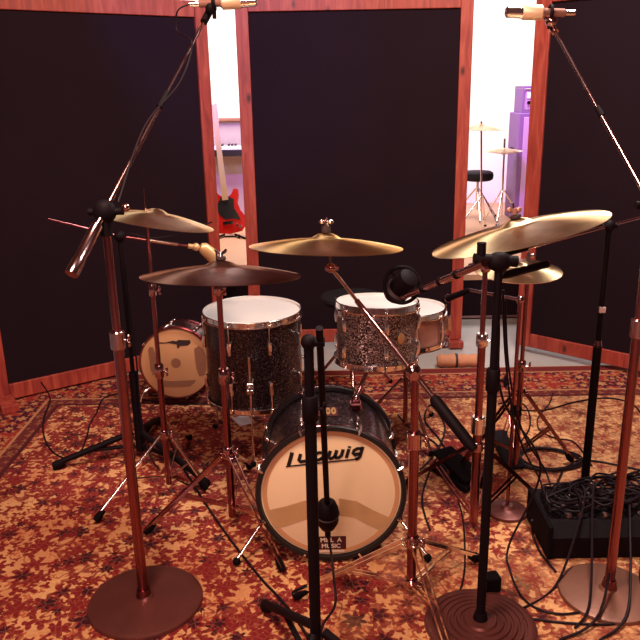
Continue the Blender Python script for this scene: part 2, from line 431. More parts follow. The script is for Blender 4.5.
# ------------------------------------------------------------------ back-room things
# electric guitar leaning
gY = 7.1
g = thing('electric_guitar', 'red solid-body electric guitar with black pickguard leaning behind the panels', 'guitar', A(232, 233, gY))
gb = A(230, 232, gY); gt = A(214.5, 108, gY + .25)
ax = (gt - gb).normalized(); gx = V((1, 0, 0)) - ax * ax.x; gx.normalize(); gn = gx.cross(ax)  # gn towards camera?
if gn.y > 0: gn = -gn
def gpt(u, v, w=0): return gb + gx * u + ax * v + gn * w
def plate(outline, w0, w1):
    m = MB(); n = len(outline)
    vs = [gpt(u, v, w0) for u, v in outline] + [gpt(u, v, w1) for u, v in outline]
    m.add(vs, [tuple(range(n)), tuple(range(2 * n - 1, n - 1, -1))] + [(i, (i + 1) % n, n + (i + 1) % n, n + i) for i in range(n)], False); return m
body = [(-.12, .0), (-.17, .07), (-.175, .15), (-.14, .23), (-.13, .29), (-.155, .36), (-.14, .42), (-.10, .43), (-.06, .36), (-.03, .34), (.03, .33), (.06, .35), (.09, .40), (.13, .39), (.13, .33), (.11, .26), (.13, .19), (.175, .12), (.17, .05), (.12, -.005), (0, -.02)]
build('body', plate(body, 0, .045), 'red_lacquer', g)
pg = [(-.03, .12), (-.08, .18), (-.085, .26), (-.04, .33), (.03, .33), (.08, .30), (.07, .22), (.10, .16), (.12, .10), (.06, .12)]
build('pickguard', plate(pg, .046, .05), 'pickguard', g)
build('neck', plate([(-.028, .30), (-.022, .96), (.022, .96), (.028, .30)], .046, .066), 'maple', g)
build('headstock', plate([(-.022, .96), (-.05, 1.02), (-.035, 1.18), (.03, 1.2), (.035, 1.05), (.022, .96)], .046, .062), 'maple', g)
build('bridge', plate([(-.05, .07), (-.05, .10), (.05, .10), (.05, .07)], .047, .062), 'bright_chrome', g)
for k in range(4):
    build('tuning_peg', MB().ball(gpt(-.06, 1.03 + k * .038, .055), .013), 'bright_chrome', g)
for u, v in ((.08, .06), (.11, .04)):
    build('control_knob', MB().tube([gpt(u, v, .045), gpt(u, v, .065)], .012), 'bright_chrome', g)
# guitar stand
gs = thing('guitar_stand', 'black tubular stand holding up the red guitar', 'stand', V((gb.x, gY, RZ)))
m = MB(); 
for s in (-1, 1):
    build('leg', MB().tube([V((gb.x + s * .05, gY - .02, gb.z - .02)), V((gb.x + s * .16, gY - .16, RZ + .01))], .01), 'black_metal', gs)
    build('cradle_arm', MB().tube(spline([V((gb.x + s * .05, gY - .02, gb.z - .045)), V((gb.x + s * .09, gY - .09, gb.z - .045)), V((gb.x + s * .1, gY - .12, gb.z - .01))]), .01), 'black_metal', gs)
build('rear_leg', MB().tube([V((gb.x, gY + .02, gb.z - .01)), V((gb.x, gY + .2, RZ + .01))], .01), 'black_metal', gs)
build('crossbar', MB().tube([V((gb.x - .06, gY - .02, gb.z - .045)), V((gb.x + .06, gY - .02, gb.z - .045))], .012), 'black_metal', gs)

# upright keyboard instrument against the wall
kY = 8.5; kc = A(232, 140, kY)
k = thing('upright_piano', 'pale upright piano with white keys seen behind the red guitar', 'piano', (kc.x, kY, RZ))
zt = A(232, 121, kY).z; zk = A(232, 148, kY - .3).z
build('case', MB().box((kc.x, kY + .12, (RZ + zt) / 2), (1.4, .36, zt - RZ), bev=.008), 'piano_body', k)
build('lid', MB().box((kc.x, kY + .10, zt + .013), (1.46, .42, .025), bev=.004), 'stain_brown', k, 'darker lid')
build('keybed', MB().box((kc.x, kY - .2, zk - .05), (1.4, .28, .07), bev=.005), 'pickguard', k)
build('white_keys', MB().box((kc.x, kY - .21, zk + .0), (1.28, .20, .03)), 'key_white', k)
mb = MB()
for i in range(36):
    if i % 7 in (2, 6): continue
    mb.box((kc.x - .62 + i * .0355, kY - .16, zk + .025), (.016, .11, .02))
build('black_keys', mb, 'pickguard', k)
for s in (-1, 1):
    build('leg', MB().box((kc.x + s * .64, kY - .28, (RZ + zk - .085) / 2), (.06, .06, zk - .085 - RZ), bev=.006), 'piano_body', k)

# generic simple tripod used far back
def legs3(root, base, hub_z, spread, mat, r=.008, ang0=.3, z0=0):
    for i in range(3):
        a = ang0 + i * 2 * PI / 3; d = V((math.cos(a), math.sin(a), 0))
        f = V((base.x, base.y, z0)) + d * spread + V((0, 0, .014))
        lg = build('leg', MB().tube([V((base.x, base.y, hub_z)) + d * .015, f], r), mat, root)
        build('rubber_foot', MB().ball(f - V((0, 0, .0)), .014), 'rubber', lg)
def cymbal(root, c, n, R, mat, bell=.22, bow=.06, name='cymbal', label=None, Zs=1):
    Mx = frame(c, n)
    h = R * bow * 2
    pr = [(.006, 0 + h + R * .075)]
    for t in (.25, .5, .75, .93): pr.append((R * bell * t, h + R * .075 * (1 - t ** 2.4)))
    pr += [(R * bell * 1.02, h + R * .004)]
    for t in (.1, .25, .45, .7, .9, 1): pr.append((R * (bell + (1 - bell) * t), h * (1 - t ** 1.5)))
    th = .0018
    pr += [(r, z - th) for r, z in reversed(pr)]
    pr = [(r, z * Zs - h * .5) for r, z in pr]
    m = MB().lathe(pr, None, 96, close=True)
    return build(name, m, mat, root, label, Mx), Mx, h * .5 + R * .075

# throne
tY = 7.7; tb = G(476, 219, RZ)
tY = tb.y
th_ = thing('drum_throne', 'black round drum stool on chrome tripod beside the far practice cymbals', 'stool', (tb.x, tY, RZ))
zs = A(480, 176, tY).z
build('seat', MB().lathe([(0, .05), (.13, .05), (.155, .035), (.16, 0), (.155, -.03), (.13, -.045), (0, -.045)], Matrix.Translation((tb.x, tY, zs)), 32), 'cushion', th_)
build('post', MB().tube([(tb.x, tY, RZ + .1), (tb.x, tY, zs - .04)], .015), 'bright_chrome', th_)
legs3(th_, V((tb.x, tY, 0)), RZ + .32, .26, 'bright_chrome', .01, .5, RZ)
# far cymbal on stand
b = G(481, 231, RZ); c = A(481, 127, b.y)
cs = thing('cymbal_stand', 'far chrome cymbal stand with pale blue-pink cymbal against the white wall', 'cymbal', (b.x, b.y, RZ))
build('pole', MB().tube([(b.x, b.y, RZ + .06), (c.x, b.y, c.z + .05)], .009), 'bright_chrome', cs)
cymbal(cs, c, (.02, -.03, 1), .235, 'pale_brass')
legs3(cs, V((b.x, b.y, 0)), RZ + .33, .25, 'bright_chrome', .008, 1.2, RZ)
b = G(501, 223, RZ); c = A(504, 151, b.y)
cs = thing('hi_hat_stand', 'far chrome hi-hat stand with a closed pair of cymbals beside the purple cabinet', 'cymbal', (b.x, b.y, RZ))
build('pole', MB().tube([(b.x, b.y, RZ + .06), (c.x, b.y, c.z + .12)], .010), 'bright_chrome', cs)
cymbal(cs, c + V((0, 0, .01)), (0, -.02, 1), .18, 'pale_brass', name='top_cymbal')
cymbal(cs, c - V((0, 0, .012)), (0, .02, -1), .18, 'pale_brass', name='bottom_cymbal')
legs3(cs, V((b.x, b.y, 0)), RZ + .33, .22, 'bright_chrome', .008, .1, RZ)
# speaker cabinet + head
b = G(538, 222, RZ); sY = b.y + .1
x0 = A(517, 160, sY).x; x1 = x0 + .62; zt = A(525, 113, sY).z
sp = thing('speaker_cabinet', 'tall purple-lit bass speaker cabinet at the edge of the right-hand panel', 'speaker', ((x0 + x1) / 2, sY, RZ))
build('case', MB().box(((x0 + x1) / 2, sY + .2, (RZ + zt) / 2), (x1 - x0, .4, zt - RZ), bev=.01), 'amp_purple', sp)
build('grille', MB().box(((x0 + x1) / 2 + .01, sY - .008, (RZ + zt) / 2), (x1 - x0 - .07, .012, zt - RZ - .08), bev=.004), 'amp_grille', sp, 'pale grille cloth')
for s in (-1, 1):
    build('side_handle', MB().box(((x0 + x1) / 2 + s * (x1 - x0) / 2, sY + .2, RZ + .7), (.02, .12, .05), bev=.005), 'rubber', sp)
zt2 = A(525, 86, sY).z
hd = thing('amplifier_head', 'small purple-lit amplifier head on top of the tall speaker cabinet', 'amplifier', ((x0 + x1) / 2, sY, zt + .002))
x0 += .02; x1 -= .02
z0_, z1_ = zt + .002, zt2
mb = MB()
for z in (z0_ + .012, z1_ - .012): mb.box(((x0 + x1) / 2, sY + .16, z), (x1 - x0, .3, .024))
for x in (x0 + .012, x1 - .012): mb.box((x, sY + .16, (z0_ + z1_) / 2), (.024, .3, z1_ - z0_ - .05))
build('case', mb, 'amp_purple', hd)
build('control_panel', MB().box(((x0 + x1) / 2, sY + .06, (z0_ + z1_) / 2), (x1 - x0 - .06, .05, z1_ - z0_ - .06)), 'amp_grille', hd)
for i in range(6):
    xx = x0 + .07 + i * .09
    build('knob', MB().tube([(xx, sY + .034, (z0_ + z1_) / 2 - .03), (xx, sY + .008, (z0_ + z1_) / 2 - .03)], .015), 'rubber', hd)
build('vent_plate', MB().box((x0 + .11, sY + .03, (z0_ + z1_) / 2 + .04), (.12, .008, .06), bev=.002), 'card_white', hd)

# ------------------------------------------------------------------ stands
def rubber(p, r=.016, L=.035, d=V((0, 0, 1)), parent=None):
    d = V(d).normalized()
    return build('rubber_foot', MB().tube([V(p) - d * .002, V(p) + d * L * .3, V(p) + d * L], [r * .75, r, r * .7]), 'rubber', parent)
def tripod(root, base, hub_z, low_z, feet, mat='chrome', r=.006, double=True, tr=.014, foot_r=.016):
    for f in feet:
        f = V((f[0], f[1], .016)); d = V((f.x - base.x, f.y - base.y, 0)); d.normalize()
        side = V((-d.y, d.x, 0))
        h = V((base.x, base.y, hub_z)) + d * (tr + .008)
        mb = MB()
        if double:
            for s in (-1, 1): mb.beam(h + side * s * .013, f + side * s * .008 + V((0, 0, .01)), .003, .013)
            mb.tube([lerp(h, f, .02) - side * .018, lerp(h, f, .02) + side * .018], .004, 6)
        else: mb.tube([h, f + V((0, 0, .01))], r)
        lg = build('leg', mb, mat, root)
        mid = lerp(h, f, .52); lo = V((base.x, base.y, low_z)) + d * (tr + .004)
        mb = MB()
        if double:
            for s in (-1, 1): mb.beam(mid + side * s * .009, lo + side * s * .009, .003, .010)
        else: mb.tube([mid, lo], r * .7, 8)
        build('brace', mb, mat, lg)
        dd = (h - f).normalized()
        rubber(f - V((0, 0, .000)), foot_r, .05, dd, lg)
def collar(root, p, r, h=.045, mat='chrome', wing=(1, -.3, 0), name='collar'):
    mb = MB().tube([V(p) - V((0, 0, h / 2)), V(p) - V((0, 0, h / 2 - .004)), V(p) + V((0, 0, h / 2 - .004)), V(p) + V((0, 0, h / 2))], [r * .85, r, r, r * .85], 14)
    c = build(name, mb, mat, root)
    w = V(wing).normalized(); q = V(p) + w * (r + .012)
    mb = MB().tube([V(p) + w * r * .8, q], .004, 8)
    s = w.cross(V((0, 0, 1))).normalized()
    mb.ball(q + w * .004 + V((0, 0, .010)), .009, (.6, .6, 1.2)); mb.ball(q + w * .004 - V((0, 0, .010)), .009, (.6, .6, 1.2))
    mb.ball(q, .006)
    build('wing_nut', mb, mat, c)
    return c
def wing_top(root, c, n, r=.010, mat='chrome', above=.05, felt=True):
    n = V(n).normalized(); x = V((1, 0, 0)) - n * n.x; x.normalize()
    if felt:
        build('felt', MB().lathe([(0, .0), (.017, .0), (.019, .006), (.017, .012), (0, .012)], frame(V(c), n), 20), 'gaffer', root)
    p = V(c) + n * .012
    mb = MB().tube([p, p + n * .016], [.009, .006], 10)
    for s in (-1, 1): mb.tube([p + n * .008, p + n * .018 + x * s * .015, p + n * .026 + x * s * .020], [.005, .006, .005], 8)
    build('wing_nut', mb, mat, root)

# --- L2 : chrome cymbal stand left of bass drum, dark bronze ride
base = G(233, 527)
Y = base.y
cc = A(221, 271, Y)
st = thing('cymbal_stand', 'chrome cymbal stand holding the dark bronze ride cymbal above the floor drum', 'cymbal stand', (base.x, Y, 0))
zc = A(222, 376, Y).z; zd = A(228, 452, Y).z
build('lower_tube', MB().tube([(base.x, Y, .05), (base.x, Y, zc)], .0145, 16), 'satin_steel', st)
build('upper_tube', MB().tube([(base.x, Y, zc), (base.x, Y, cc.z - .05)], .0105, 16), 'satin_steel', st)
collar(st, (base.x, Y, zc), .021, .06)
collar(st, (base.x, Y, zd), .021, .05)
collar(st, (base.x, Y, cc.z - .065), .019, .045, wing=(.7, -.7, 0), name='tilter')
build('rod', MB().tube([(base.x, Y, cc.z - .06), (base.x, Y, cc.z + .075)], .004, 8), 'chrome', st)
tripod(st, base, zd - .01, .10, [G(146, 536), G(250, 470), G(283, 574)], mat='chrome')
n = V((.025, .125, 1))
o = thing('ride_cymbal', 'dark bronze ride cymbal, nearly flat, above the tall floor tom', 'cymbal', cc)
_, Mx, hh = cymbal(o, cc, n, .285, 'dark_brass')
wing_top(st, cc + n.normalized() * (hh + .001), n)

# --- L1 : thin stand far left with pale crash
base = G(170, 494); Y = base.y
cc = A(156, 217, Y)
st = thing('cymbal_stand', 'slim chrome cymbal stand under the tilted pale crash cymbal at the left', 'cymbal stand', (base.x, Y, 0))
zc = A(160, 371, Y).z; zc2 = A(153, 290, Y).z; zd = A(164, 434, Y).z
build('lower_tube', MB().tube([(base.x, Y, .05), (base.x, Y, zc)], .0125, 14), 'satin_steel', st)
build('middle_tube', MB().tube([(base.x, Y, zc), (base.x, Y, zc2)], .0095, 14), 'satin_steel', st)
build('upper_tube', MB().tube([(base.x, Y, zc2), (base.x, Y, cc.z - .04)], .007, 14), 'satin_steel', st)
collar(st, (base.x, Y, zc), .018, .06); collar(st, (base.x, Y, zc2), .015, .05); collar(st, (base.x, Y, zd), .018, .04)
build('rod', MB().tube([(base.x, Y, cc.z - .05), (base.x, Y, cc.z + .11)], .0035, 8), 'chrome', st)
tripod(st, base, zd, .09, [G(96, 524), G(206, 492), G(190, 440)], mat='bright_chrome', r=.006, double=False, tr=.012)
n = V((.19, .085, 1))
o = thing('crash_cymbal', 'pale crash cymbal tilted down to the right, high at the left', 'cymbal', cc)
_, Mx, hh = cymbal(o, cc, n, .225, 'pale_brass', bell=.2, bow=.07)

# --- centre boom stand (chrome) with golden crash
base = G(411, 594); Y = base.y
pv = A(413, 372, Y)
cc = A(326, 243, 2.46)
st = thing('boom_cymbal_stand', 'chrome boom stand right of the bass drum, arm reaching up to the golden crash', 'cymbal stand', (base.x, Y, 0))
zd = A(411, 541, Y).z; zm = A(413, 440, Y).z
build('lower_tube', MB().tube([(base.x, Y, .03), (base.x, Y, zm)], .0165, 16), 'satin_steel', st)
build('upper_tube', MB().tube([(base.x, Y, zm), (base.x, Y, pv.z)], .0125, 16), 'satin_steel', st)
collar(st, (base.x, Y, zm), .024, .06); collar(st, (base.x, Y, zd), .023, .045, name='leg_hub'); collar(st, (base.x, Y, .05), .022, .03, name='brace_hub')
tripod(st, base, zd, .05, [G(294, 600), G(478, 562), G(452, 668)], mat='bright_chrome', double=True, tr=.016, foot_r=.019)
top = A(331, 268, 2.44); dirn = (pv - top).normalized()
end = pv + dirn * .30
bm_ = MB().tube([top, lerp(top, pv, .35)], .006, 12); build('boom_tip', bm_, 'bright_chrome', st)
build('boom_arm', MB().tube([lerp(top, pv, .33), pv + dirn * .10], .0095, 12), 'chrome', st)
build('counterweight', MB().tube([pv + dirn * .10, pv + dirn * .11, end - dirn * .02, end], [.012, .018, .018, .012], 14), 'black_metal', st)
build('boom_clamp', MB().ball(pv, .026, (1, .8, 1.1)).tube([pv - V((0, .04, 0)), pv + V((0, .03, 0))], .014, 12), 'chrome', st)
build('tilter', MB().ball(top, .017).tube([top - V((.02, 0, .0)), top + V((.025, 0, 0))], .009, 10), 'chrome', st)
n = V((.035, .10, 1))
build('rod', MB().tube([top, cc + n.normalized() * .085], .004, 8), 'chrome', st)
o = thing('crash_cymbal', 'golden crash cymbal in the centre, in front of the middle panel', 'cymbal', cc)
_, Mx, hh = cymbal(o, cc, n, .256, 'brass', bell=.2, bow=.055)
p = cc + n.normalized() * (hh + .001)
build('felt', MB().lathe([(0, 0), (.014, 0), (.016, .01), (.014, .022), (0, .022)], frame(p, n), 18), 'gaffer', st)
mb = MB(); q = p + n.normalized() * .024
mb.tube([q, q + V((0, 0, .014))], .009, 10)
for s in (-1, 1): mb.ball(q + V((s * .014, 0, .012)), .009, (1.2, .7, .9))
build('wing_nut', mb, 'bright_chrome', st)

# --- right chrome stand with big ride
base = G(473, 530); Y = base.y
st = thing('boom_cymbal_stand', 'chrome stand behind the straight black stand, carrying the large tilted ride', 'cymbal stand', (base.x, Y, 0))
zc = A(478, 340, Y).z; zc2 = A(475, 425, Y).z; zt = A(483, 268, Y).z
build('lower_tube', MB().tube([(base.x, Y, .03), (base.x, Y, zc2)], .0175, 16), 'satin_steel', st)
build('middle_tube', MB().tube([(base.x, Y, zc2), (base.x, Y, zc)], .0145, 16), 'satin_steel', st)
build('upper_tube', MB().tube([(base.x, Y, zc), (base.x, Y, zt)], .0095, 16), 'satin_steel', st)
collar(st, (base.x, Y, zc), .021, .05, 'bright_chrome'); collar(st, (base.x, Y, zc2), .025, .07, 'bright_chrome', wing=(.8, -.6, 0)); 
zd = A(475, 446, Y).z
collar(st, (base.x, Y, zd), .024, .04, name='leg_hub')
tripod(st, base, zd, .07, [G(430, 455)[:] and G(408, 486), G(543, 506), G(497, 590)[:] and G(500, 452)], mat='satin_steel', tr=.016, foot_r=.02)
cc = A(518, 229, 2.35); n = V((-.245, .085, 1)); nn = n.normalized()
piv = V((base.x, Y, zt)); tip = cc - nn * .05
build('boom_arm', MB().tube([piv, tip], .008, 12), 'chrome', st)
build('tilter', MB().ball(tip, .016), 'chrome', st); build('boom_joint', MB().ball(piv, .02), 'chrome', st)
build('rod', MB().tube([tip, cc + nn * .085], .004, 8), 'chrome', st)
o = thing('ride_cymbal', 'large golden ride cymbal tilted up to the right, top right of the kit', 'cymbal', cc)
_, Mx, hh = cymbal(o, cc, n, .279, 'pale_brass', bell=.2, bow=.05)
p = cc + nn * (hh + .001)
build('felt', MB().lathe([(0, 0), (.017, 0), (.019, .008), (0, .01)], frame(p, n), 18), 'gaffer', st)
mb = MB(); q = p + nn * .012
mb.tube([q, q + nn * .018], .009, 10)
for s in (-1, 1): mb.ball(q + nn * .014 + V((s * .015, 0, 0)), .009, (1.1, .7, 1))
build('wing_nut', mb, 'copper_shell', st)

# --- hi-hat
base = G(515, 470); Y = base.y
cc = A(518, 270, Y)
st = thing('hi_hat_stand', 'chrome hi-hat stand with a closed pair of cymbals below the large ride', 'hi-hat', (base.x, Y, 0))
build('lower_tube', MB().tube([(base.x, Y, .03), (base.x, Y, .5)], .013, 14), 'satin_steel', st)
build('upper_tube', MB().tube([(base.x, Y, .5), (base.x, Y, cc.z - .04)], .009, 14), 'satin_steel', st)
build('pull_rod', MB().tube([(base.x, Y, cc.z - .06), (base.x, Y, cc.z + .16)], .0035, 8), 'bright_chrome', st)
collar(st, (base.x, Y, .5), .018, .05)
build('clutch', MB().tube([(base.x, Y, cc.z + .03), (base.x, Y, cc.z + .075)], [.012, .009], 12).ball((base.x + .018, Y, cc.z + .06), .009), 'bright_chrome', st)
build('seat_cup', MB().lathe([(0, -.05), (.010, -.05), (.022, -.035), (.022, -.028), (0, -.028)], Matrix.Translation((base.x, Y, cc.z)), 16), 'bright_chrome', st)
n = V((.0, -.07, 1))
cymbal(st, cc + V((0, 0, .010)), n, .178, 'pale_brass', bell=.28, name='top_cymbal')
cymbal(st, cc - V((0, 0, .014)), -n, .178, 'copper_shell', bell=.28, name='bottom_cymbal', label='pinkish lower cymbal')
tripod(st, base, .38, .10, [G(455, 478), G(560, 470)[:] and (base.x + .27, Y + .05), (base.x + .02, Y + .3)], mat='satin_steel', tr=.014)
p0 = G(500, 492)
build('foot_plate', MB().beam(V((base.x, Y - .02, .02)), V((base.x - .03, Y + .26, .07)), .085, .012, .003), 'black_metal', st)

# ------------------------------------------------------------------ tall overhead mic stands with round iron bases
def iron_base(root, c, R, mat, rings=False):
    if rings:
        pr = [(0, .026), (.05, .026)]
        for k in range(5):
            r = .055 + k * (R - .07) / 5; w = (R - .07) / 5
            z = .024 - k * .003
            pr += [(r, z - .005), (r + w * .25, z - .005), (r + w * .35, z), (r + w * .85, z - .001)]
        pr += [(R - .006, .008), (R, .003), (R, 0.0005), (0, 0.0005)]
    else:
        pr = [(0, .034), (.022, .034), (.03, .024), (R * .45, .020), (R * .9, .016), (R * .985, .012), (R, .006), (R, 0.0005), (0, .0005)]
    return build('base', MB().lathe(pr, Matrix.Translation((c.x, c.y, 0)), 72), mat, root)
# left
c = G(146, 602); Y = c.y
st = thing('overhead_mic_stand', 'tall studio boom stand on a round brown iron base at the lower left', 'microphone stand', (c.x, Y, 0))
iron_base(st, c, .192, 'grey_iron')
pb = A(143, 588, Y); x = c.x - .005
zt = A(104, 222, Y).z; zm = A(118, 340, Y).z
build('lower_tube', MB().tube([(x, Y, .03), (x, Y, zm)], [.0175, .0165], 16), 'satin_steel', st)
build('upper_tube', MB().tube([(x, Y, zm), (x, Y, zt)], .0125, 16), 'satin_steel', st)
build('socket', MB().tube([(x, Y, .03), (x, Y, .055)], [.026, .021], 16), 'satin_steel', st)
collar(st, (x, Y, zm), .023, .06)
pv = V((x, Y, zt + .03))
tip = A(206, 18, 2.72)
dr = (tip - pv).normalized()
pv2 = pv
build('boom_clutch', MB().ball(pv, .032, (1.1, .9, 1.1)).tube([pv - V((.045, 0, 0)), pv + V((.055, 0, 0))], .011, 10).tube([pv - V((0, 0, .07)), pv], .018, 12), 'black_metal', st)
build('knob', MB().ball(pv + V((.065, -.01, .012)), .012), 'chrome', st)
Lb = (tip - pv).length
build('boom_tube', MB().tube([pv, lerp(pv, tip, .56)], .0075, 12), 'chrome', st)
build('boom_extension', MB().tube([lerp(pv, tip, .52), tip], .005, 12), 'chrome', st)
build('boom_sleeve', MB().tube([lerp(pv, tip, .50), lerp(pv, tip, .58)], .0105, 12), 'black_metal', st)
e0 = A(87, 207, Y - .04); e1 = A(60, 248, Y - .13)
ed = (e1 - e0).normalized()
e0 = pv - dr * .05; e1 = pv - dr * .22
build('counterweight', MB().tube([pv, pv - dr * .05, pv - dr * .052, e1 + dr * .05, e1 + dr * .048, e1], [.010, .010, .0175, .0175, .019, .019], 16), 'chrome', st)
build('mic_bracket', MB().tube([tip - dr * .02, tip + dr * .06], .013, 12).ball(tip + V((.02, -.01, .03)), .02), 'black_metal', st)
def overhead(tip, sgn, label):
    mc = tip + V((0, -.01, .045))
    o = thing('microphone', label, 'microphone', mc)
    ax = V((sgn, 0, .03)).normalized()
    P = lambda t: mc + ax * t
    build('body', MB().tube([P(.055), P(.06), P(.118), P(.122)], [.018, .024, .024, .021], 18), 'mic_beige', o)
    build('capsule_head', MB().tube([P(.122), P(.17), P(.176)], [.020, .018, .012], 18), 'bright_chrome', o, 'silver tip')
    build('tail', MB().tube([P(-.02), P(-.015), P(.05), P(.055)], [.010, .013, .014, .018], 16), 'copper_shell', o, 'reddish metal tail')
    build('connector', MB().tube([P(-.05), P(-.02)], .009, 12), 'bright_chrome', o)
    m = MB().ring(.021, .006, frame(P(.03), ax))
    build('clip', m.tube([P(.03) - V((0, 0, .05)), P(.03) - V((0, 0, .018))], .007, 8), 'black_metal', o)
    return P
P = overhead(tip, 1, 'small beige microphone with silver tip on the left overhead boom')
cab = build('microphone_cable', MB().tube(spline([P(-.05), P(-.09) + V((0, -.01, -.02)), P(-.10) + V((.0, 0, -.08)), lerp(tip, pv, .15) + V((.0, -.02, 0)), lerp(tip, pv, .35) + V((.02, -.01, -.01)), lerp(tip, pv, .6) + V((-.01, -.02, 0)), pv + V((.05, -.03, .03))]), .003, 6), 'cable')
tag(cab, 'thin black cable hanging along the left overhead boom', 'cable')

# right
c = G(607, 594); Y = c.y
st = thing('overhead_mic_stand', 'tall reddish studio stand on a round tan iron base at the lower right', 'microphone stand', (c.x, Y, 0))
iron_base(st, c, .160, 'tan_iron')
x = A(610, 575, Y).x; Yp = Y
x = c.x + .004
zm = A(637, 328, Y).z; zt = A(650, 205, Y).z
build('lower_tube', MB().tube([(x, Y, .03), (x, Y, zm)], [.0165, .0145], 16), 'satin_steel', st)
build('upper_tube', MB().tube([(x, Y, zm), (x, Y, zt)], .0115, 16), 'satin_steel', st)
build('socket', MB().tube([(x, Y, .03), (x, Y, .06)], [.026, .020], 16), 'satin_steel', st)
collar(st, (x, Y, zm), .022, .06)
pv = V((x, Y, zt)); tip = A(553, 28, 2.62)
build('boom_clutch', MB().ball(pv, .032).tube([pv - V((.045, 0, 0)), pv + V((.045, 0, 0))], .012, 10), 'black_metal', st)
dr = (tip - pv).normalized()
build('boom_tube', MB().tube([pv, lerp(pv, tip, .5)], .0075, 12), 'chrome', st)
build('boom_extension', MB().tube([lerp(pv, tip, .48), tip], .0052, 12), 'chrome', st)
build('boom_sleeve', MB().tube([lerp(pv, tip, .47), lerp(pv, tip, .52)], .010, 12), 'black_metal', st)
build('counterweight', MB().tube([pv, pv - dr * .05, pv - dr * .052, pv - dr * .22], [.010, .010, .018, .018], 16), 'chrome', st)
build('mic_bracket', MB().tube([tip - dr * .02, tip + dr * .05], .012, 12).ball(tip + V((-.01, -.01, .02)), .019), 'chrome', st)
overhead(tip + V((.015, 0, 0)), -1, 'small beige microphone with silver tip on the right overhead boom')

# ------------------------------------------------------------------ black stands
# front black stand + kick mic
c = G(317, 694); Y = c.y
st = thing('tripod_mic_stand', 'black microphone stand in front of the bass drum', 'microphone stand', (c.x, Y, 0))
zt = A(308, 342, Y).z
zj = A(311, 408, Y).z
build('lower_tube', MB().tube([(c.x, Y, .03), (c.x, Y, zj)], .0155, 16), 'black_metal', st)
build('upper_tube', MB().tube([(c.x, Y, zj), (c.x, Y, zt)], .0125, 16), 'black_metal', st)
collar(st, (c.x, Y, zj), .021, .07, 'black_metal')
pv = V((c.x, Y + .0, zt))
build('boom_clutch', MB().ball(pv, .020).tube([pv - V((.015, 0, 0)), pv + V((.04, 0, 0))], .012, 10), 'black_metal', st)
tripod(st, c, .22, .07, [G(265, 610), (c.x + .30, Y - .12), (c.x - .1, Y - .33)], mat='black_metal', r=.014, double=False, tr=.016, foot_r=.021)
mt = A(327, 503, 2.14); mb_ = A(328, 540, 2.20)
bs = pv + V((.028, .0, -.0))
build('boom_arm', MB().tube([bs + (bs - mt).normalized() * .05, mt], .009, 12), 'black_metal', st)
d = (mb_ - mt).normalized()
o = thing('kick_drum_microphone', 'fat black egg-shaped microphone hanging in front of the bass drum head', 'microphone', mt)
build('body', MB().tube([mt - d * .004, mt + d * .006, mt + d * .03, mt + d * .085, mt + d * .115, mt + d * .128], [.018, .030, .0375, .037, .025, .010], 24), 'black_metal', o)
build('grille_band', MB().ring(.0375, .003, frame(mt + d * .05, d)), 'gaffer', o)
build('connector', MB().tube([mt + d * .12, mt + d * .165], .010, 12), 'black_metal', o)
ce = mt + d * .16
cab = build('microphone_cable', MB().tube(spline([ce, ce + V((.01, -.0, -.07)), A(334, 580, 2.02), A(335, 605, 1.93), A(322, 627, 1.82), V((c.x + .018, Y + .02, .14)), V((c.x + .02, Y - .06, .05)), V((c.x - .05, Y - .3, .006))]), .0042, 8), 'cable')
tag(cab, 'black cable looping from the bass drum microphone to the front stand', 'cable')

# black straight stand B on ringed base
c = G(480, 625); Y = c.y
st = thing('round_base_mic_stand', 'straight black microphone stand on a ringed round base at front right', 'microphone stand', (c.x, Y, 0))
iron_base(st, c, .178, 'grey_iron', rings=True)
cp = A(485, 600, Y)
zt = A(490, 262, Y).z; zj = A(488, 380, Y).z
build('socket', MB().tube([(c.x, Y, .025), (c.x, Y, .05)], [.024, .018], 16), 'black_metal', st)
build('lower_tube', MB().tube([(c.x, Y, .03), (c.x, Y, zj)], .0145, 16), 'black_metal', st)
build('upper_tube', MB().tube([(c.x, Y, zj), (c.x, Y, zt)], .0115, 16), 'black_metal', st)
collar(st, (c.x, Y, zj), .020, .07, 'black_metal')
pv = V((c.x, Y, zt))
build('boom_clutch', MB().ball(pv, .028, (1.3, .8, 1)).tube([pv - V((.07, 0, -.01)), pv + V((.05, 0, 0))], .016, 12).tube([pv + V((-.05, 0, .02)), pv + V((-.05, 0, .055))], .013, 12), 'black_metal', st)
m0 = A(403, 297, 2.30); m1 = A(484, 263, Y - .03)
build('boom_arm', MB().tube([m1, lerp(m1, m0, .5)], .011, 12).tube([lerp(m1, m0, .48), m0], .009, 12), 'chrome', st)
for t in (.3, .5, .72): build('boom_ring', MB().tube([lerp(m1, m0, t - .012), lerp(m1, m0, t + .012)], .0135, 12), 'black_metal', st)
build('long_rod', MB().tube([pv, A(470, 266, Y + .1), A(395, 298, 2.4)][:2], .008), 'black_metal', st)
o = thing('tom_microphone', 'large black microphone in a round shock-mount ring above the rack tom', 'microphone', A(402, 285, 2.34))
mc = A(402, 285, 2.34)
hd = V((-.45, .55, -.7)).normalized()
build('shock_ring', MB().ring(.058, .006, frame(mc, (0.15, -1, .25)), 40, 8), 'black_metal', o)
build('body', MB().tube([mc - hd * .05, mc - hd * .045, mc + hd * .015, mc + hd * .02], [.022, .032, .036, .034], 20), 'black_metal', o)
build('grille', MB().tube([mc + hd * .02, mc + hd * .028, mc + hd * .05, mc + hd * .066, mc + hd * .072], [.036, .043, .042, .028, .012], 20), 'gaffer', o)
mb = MB()
for a in range(4):
    q = frame(mc, (0.15, -1, .25)) @ V((.056 * math.cos(a * PI / 2 + .7), .056 * math.sin(a * PI / 2 + .7), 0))
    mb.tube([q, lerp(q, mc, .6)], .003, 6)
build('elastic_cord', mb, 'black_metal', o)
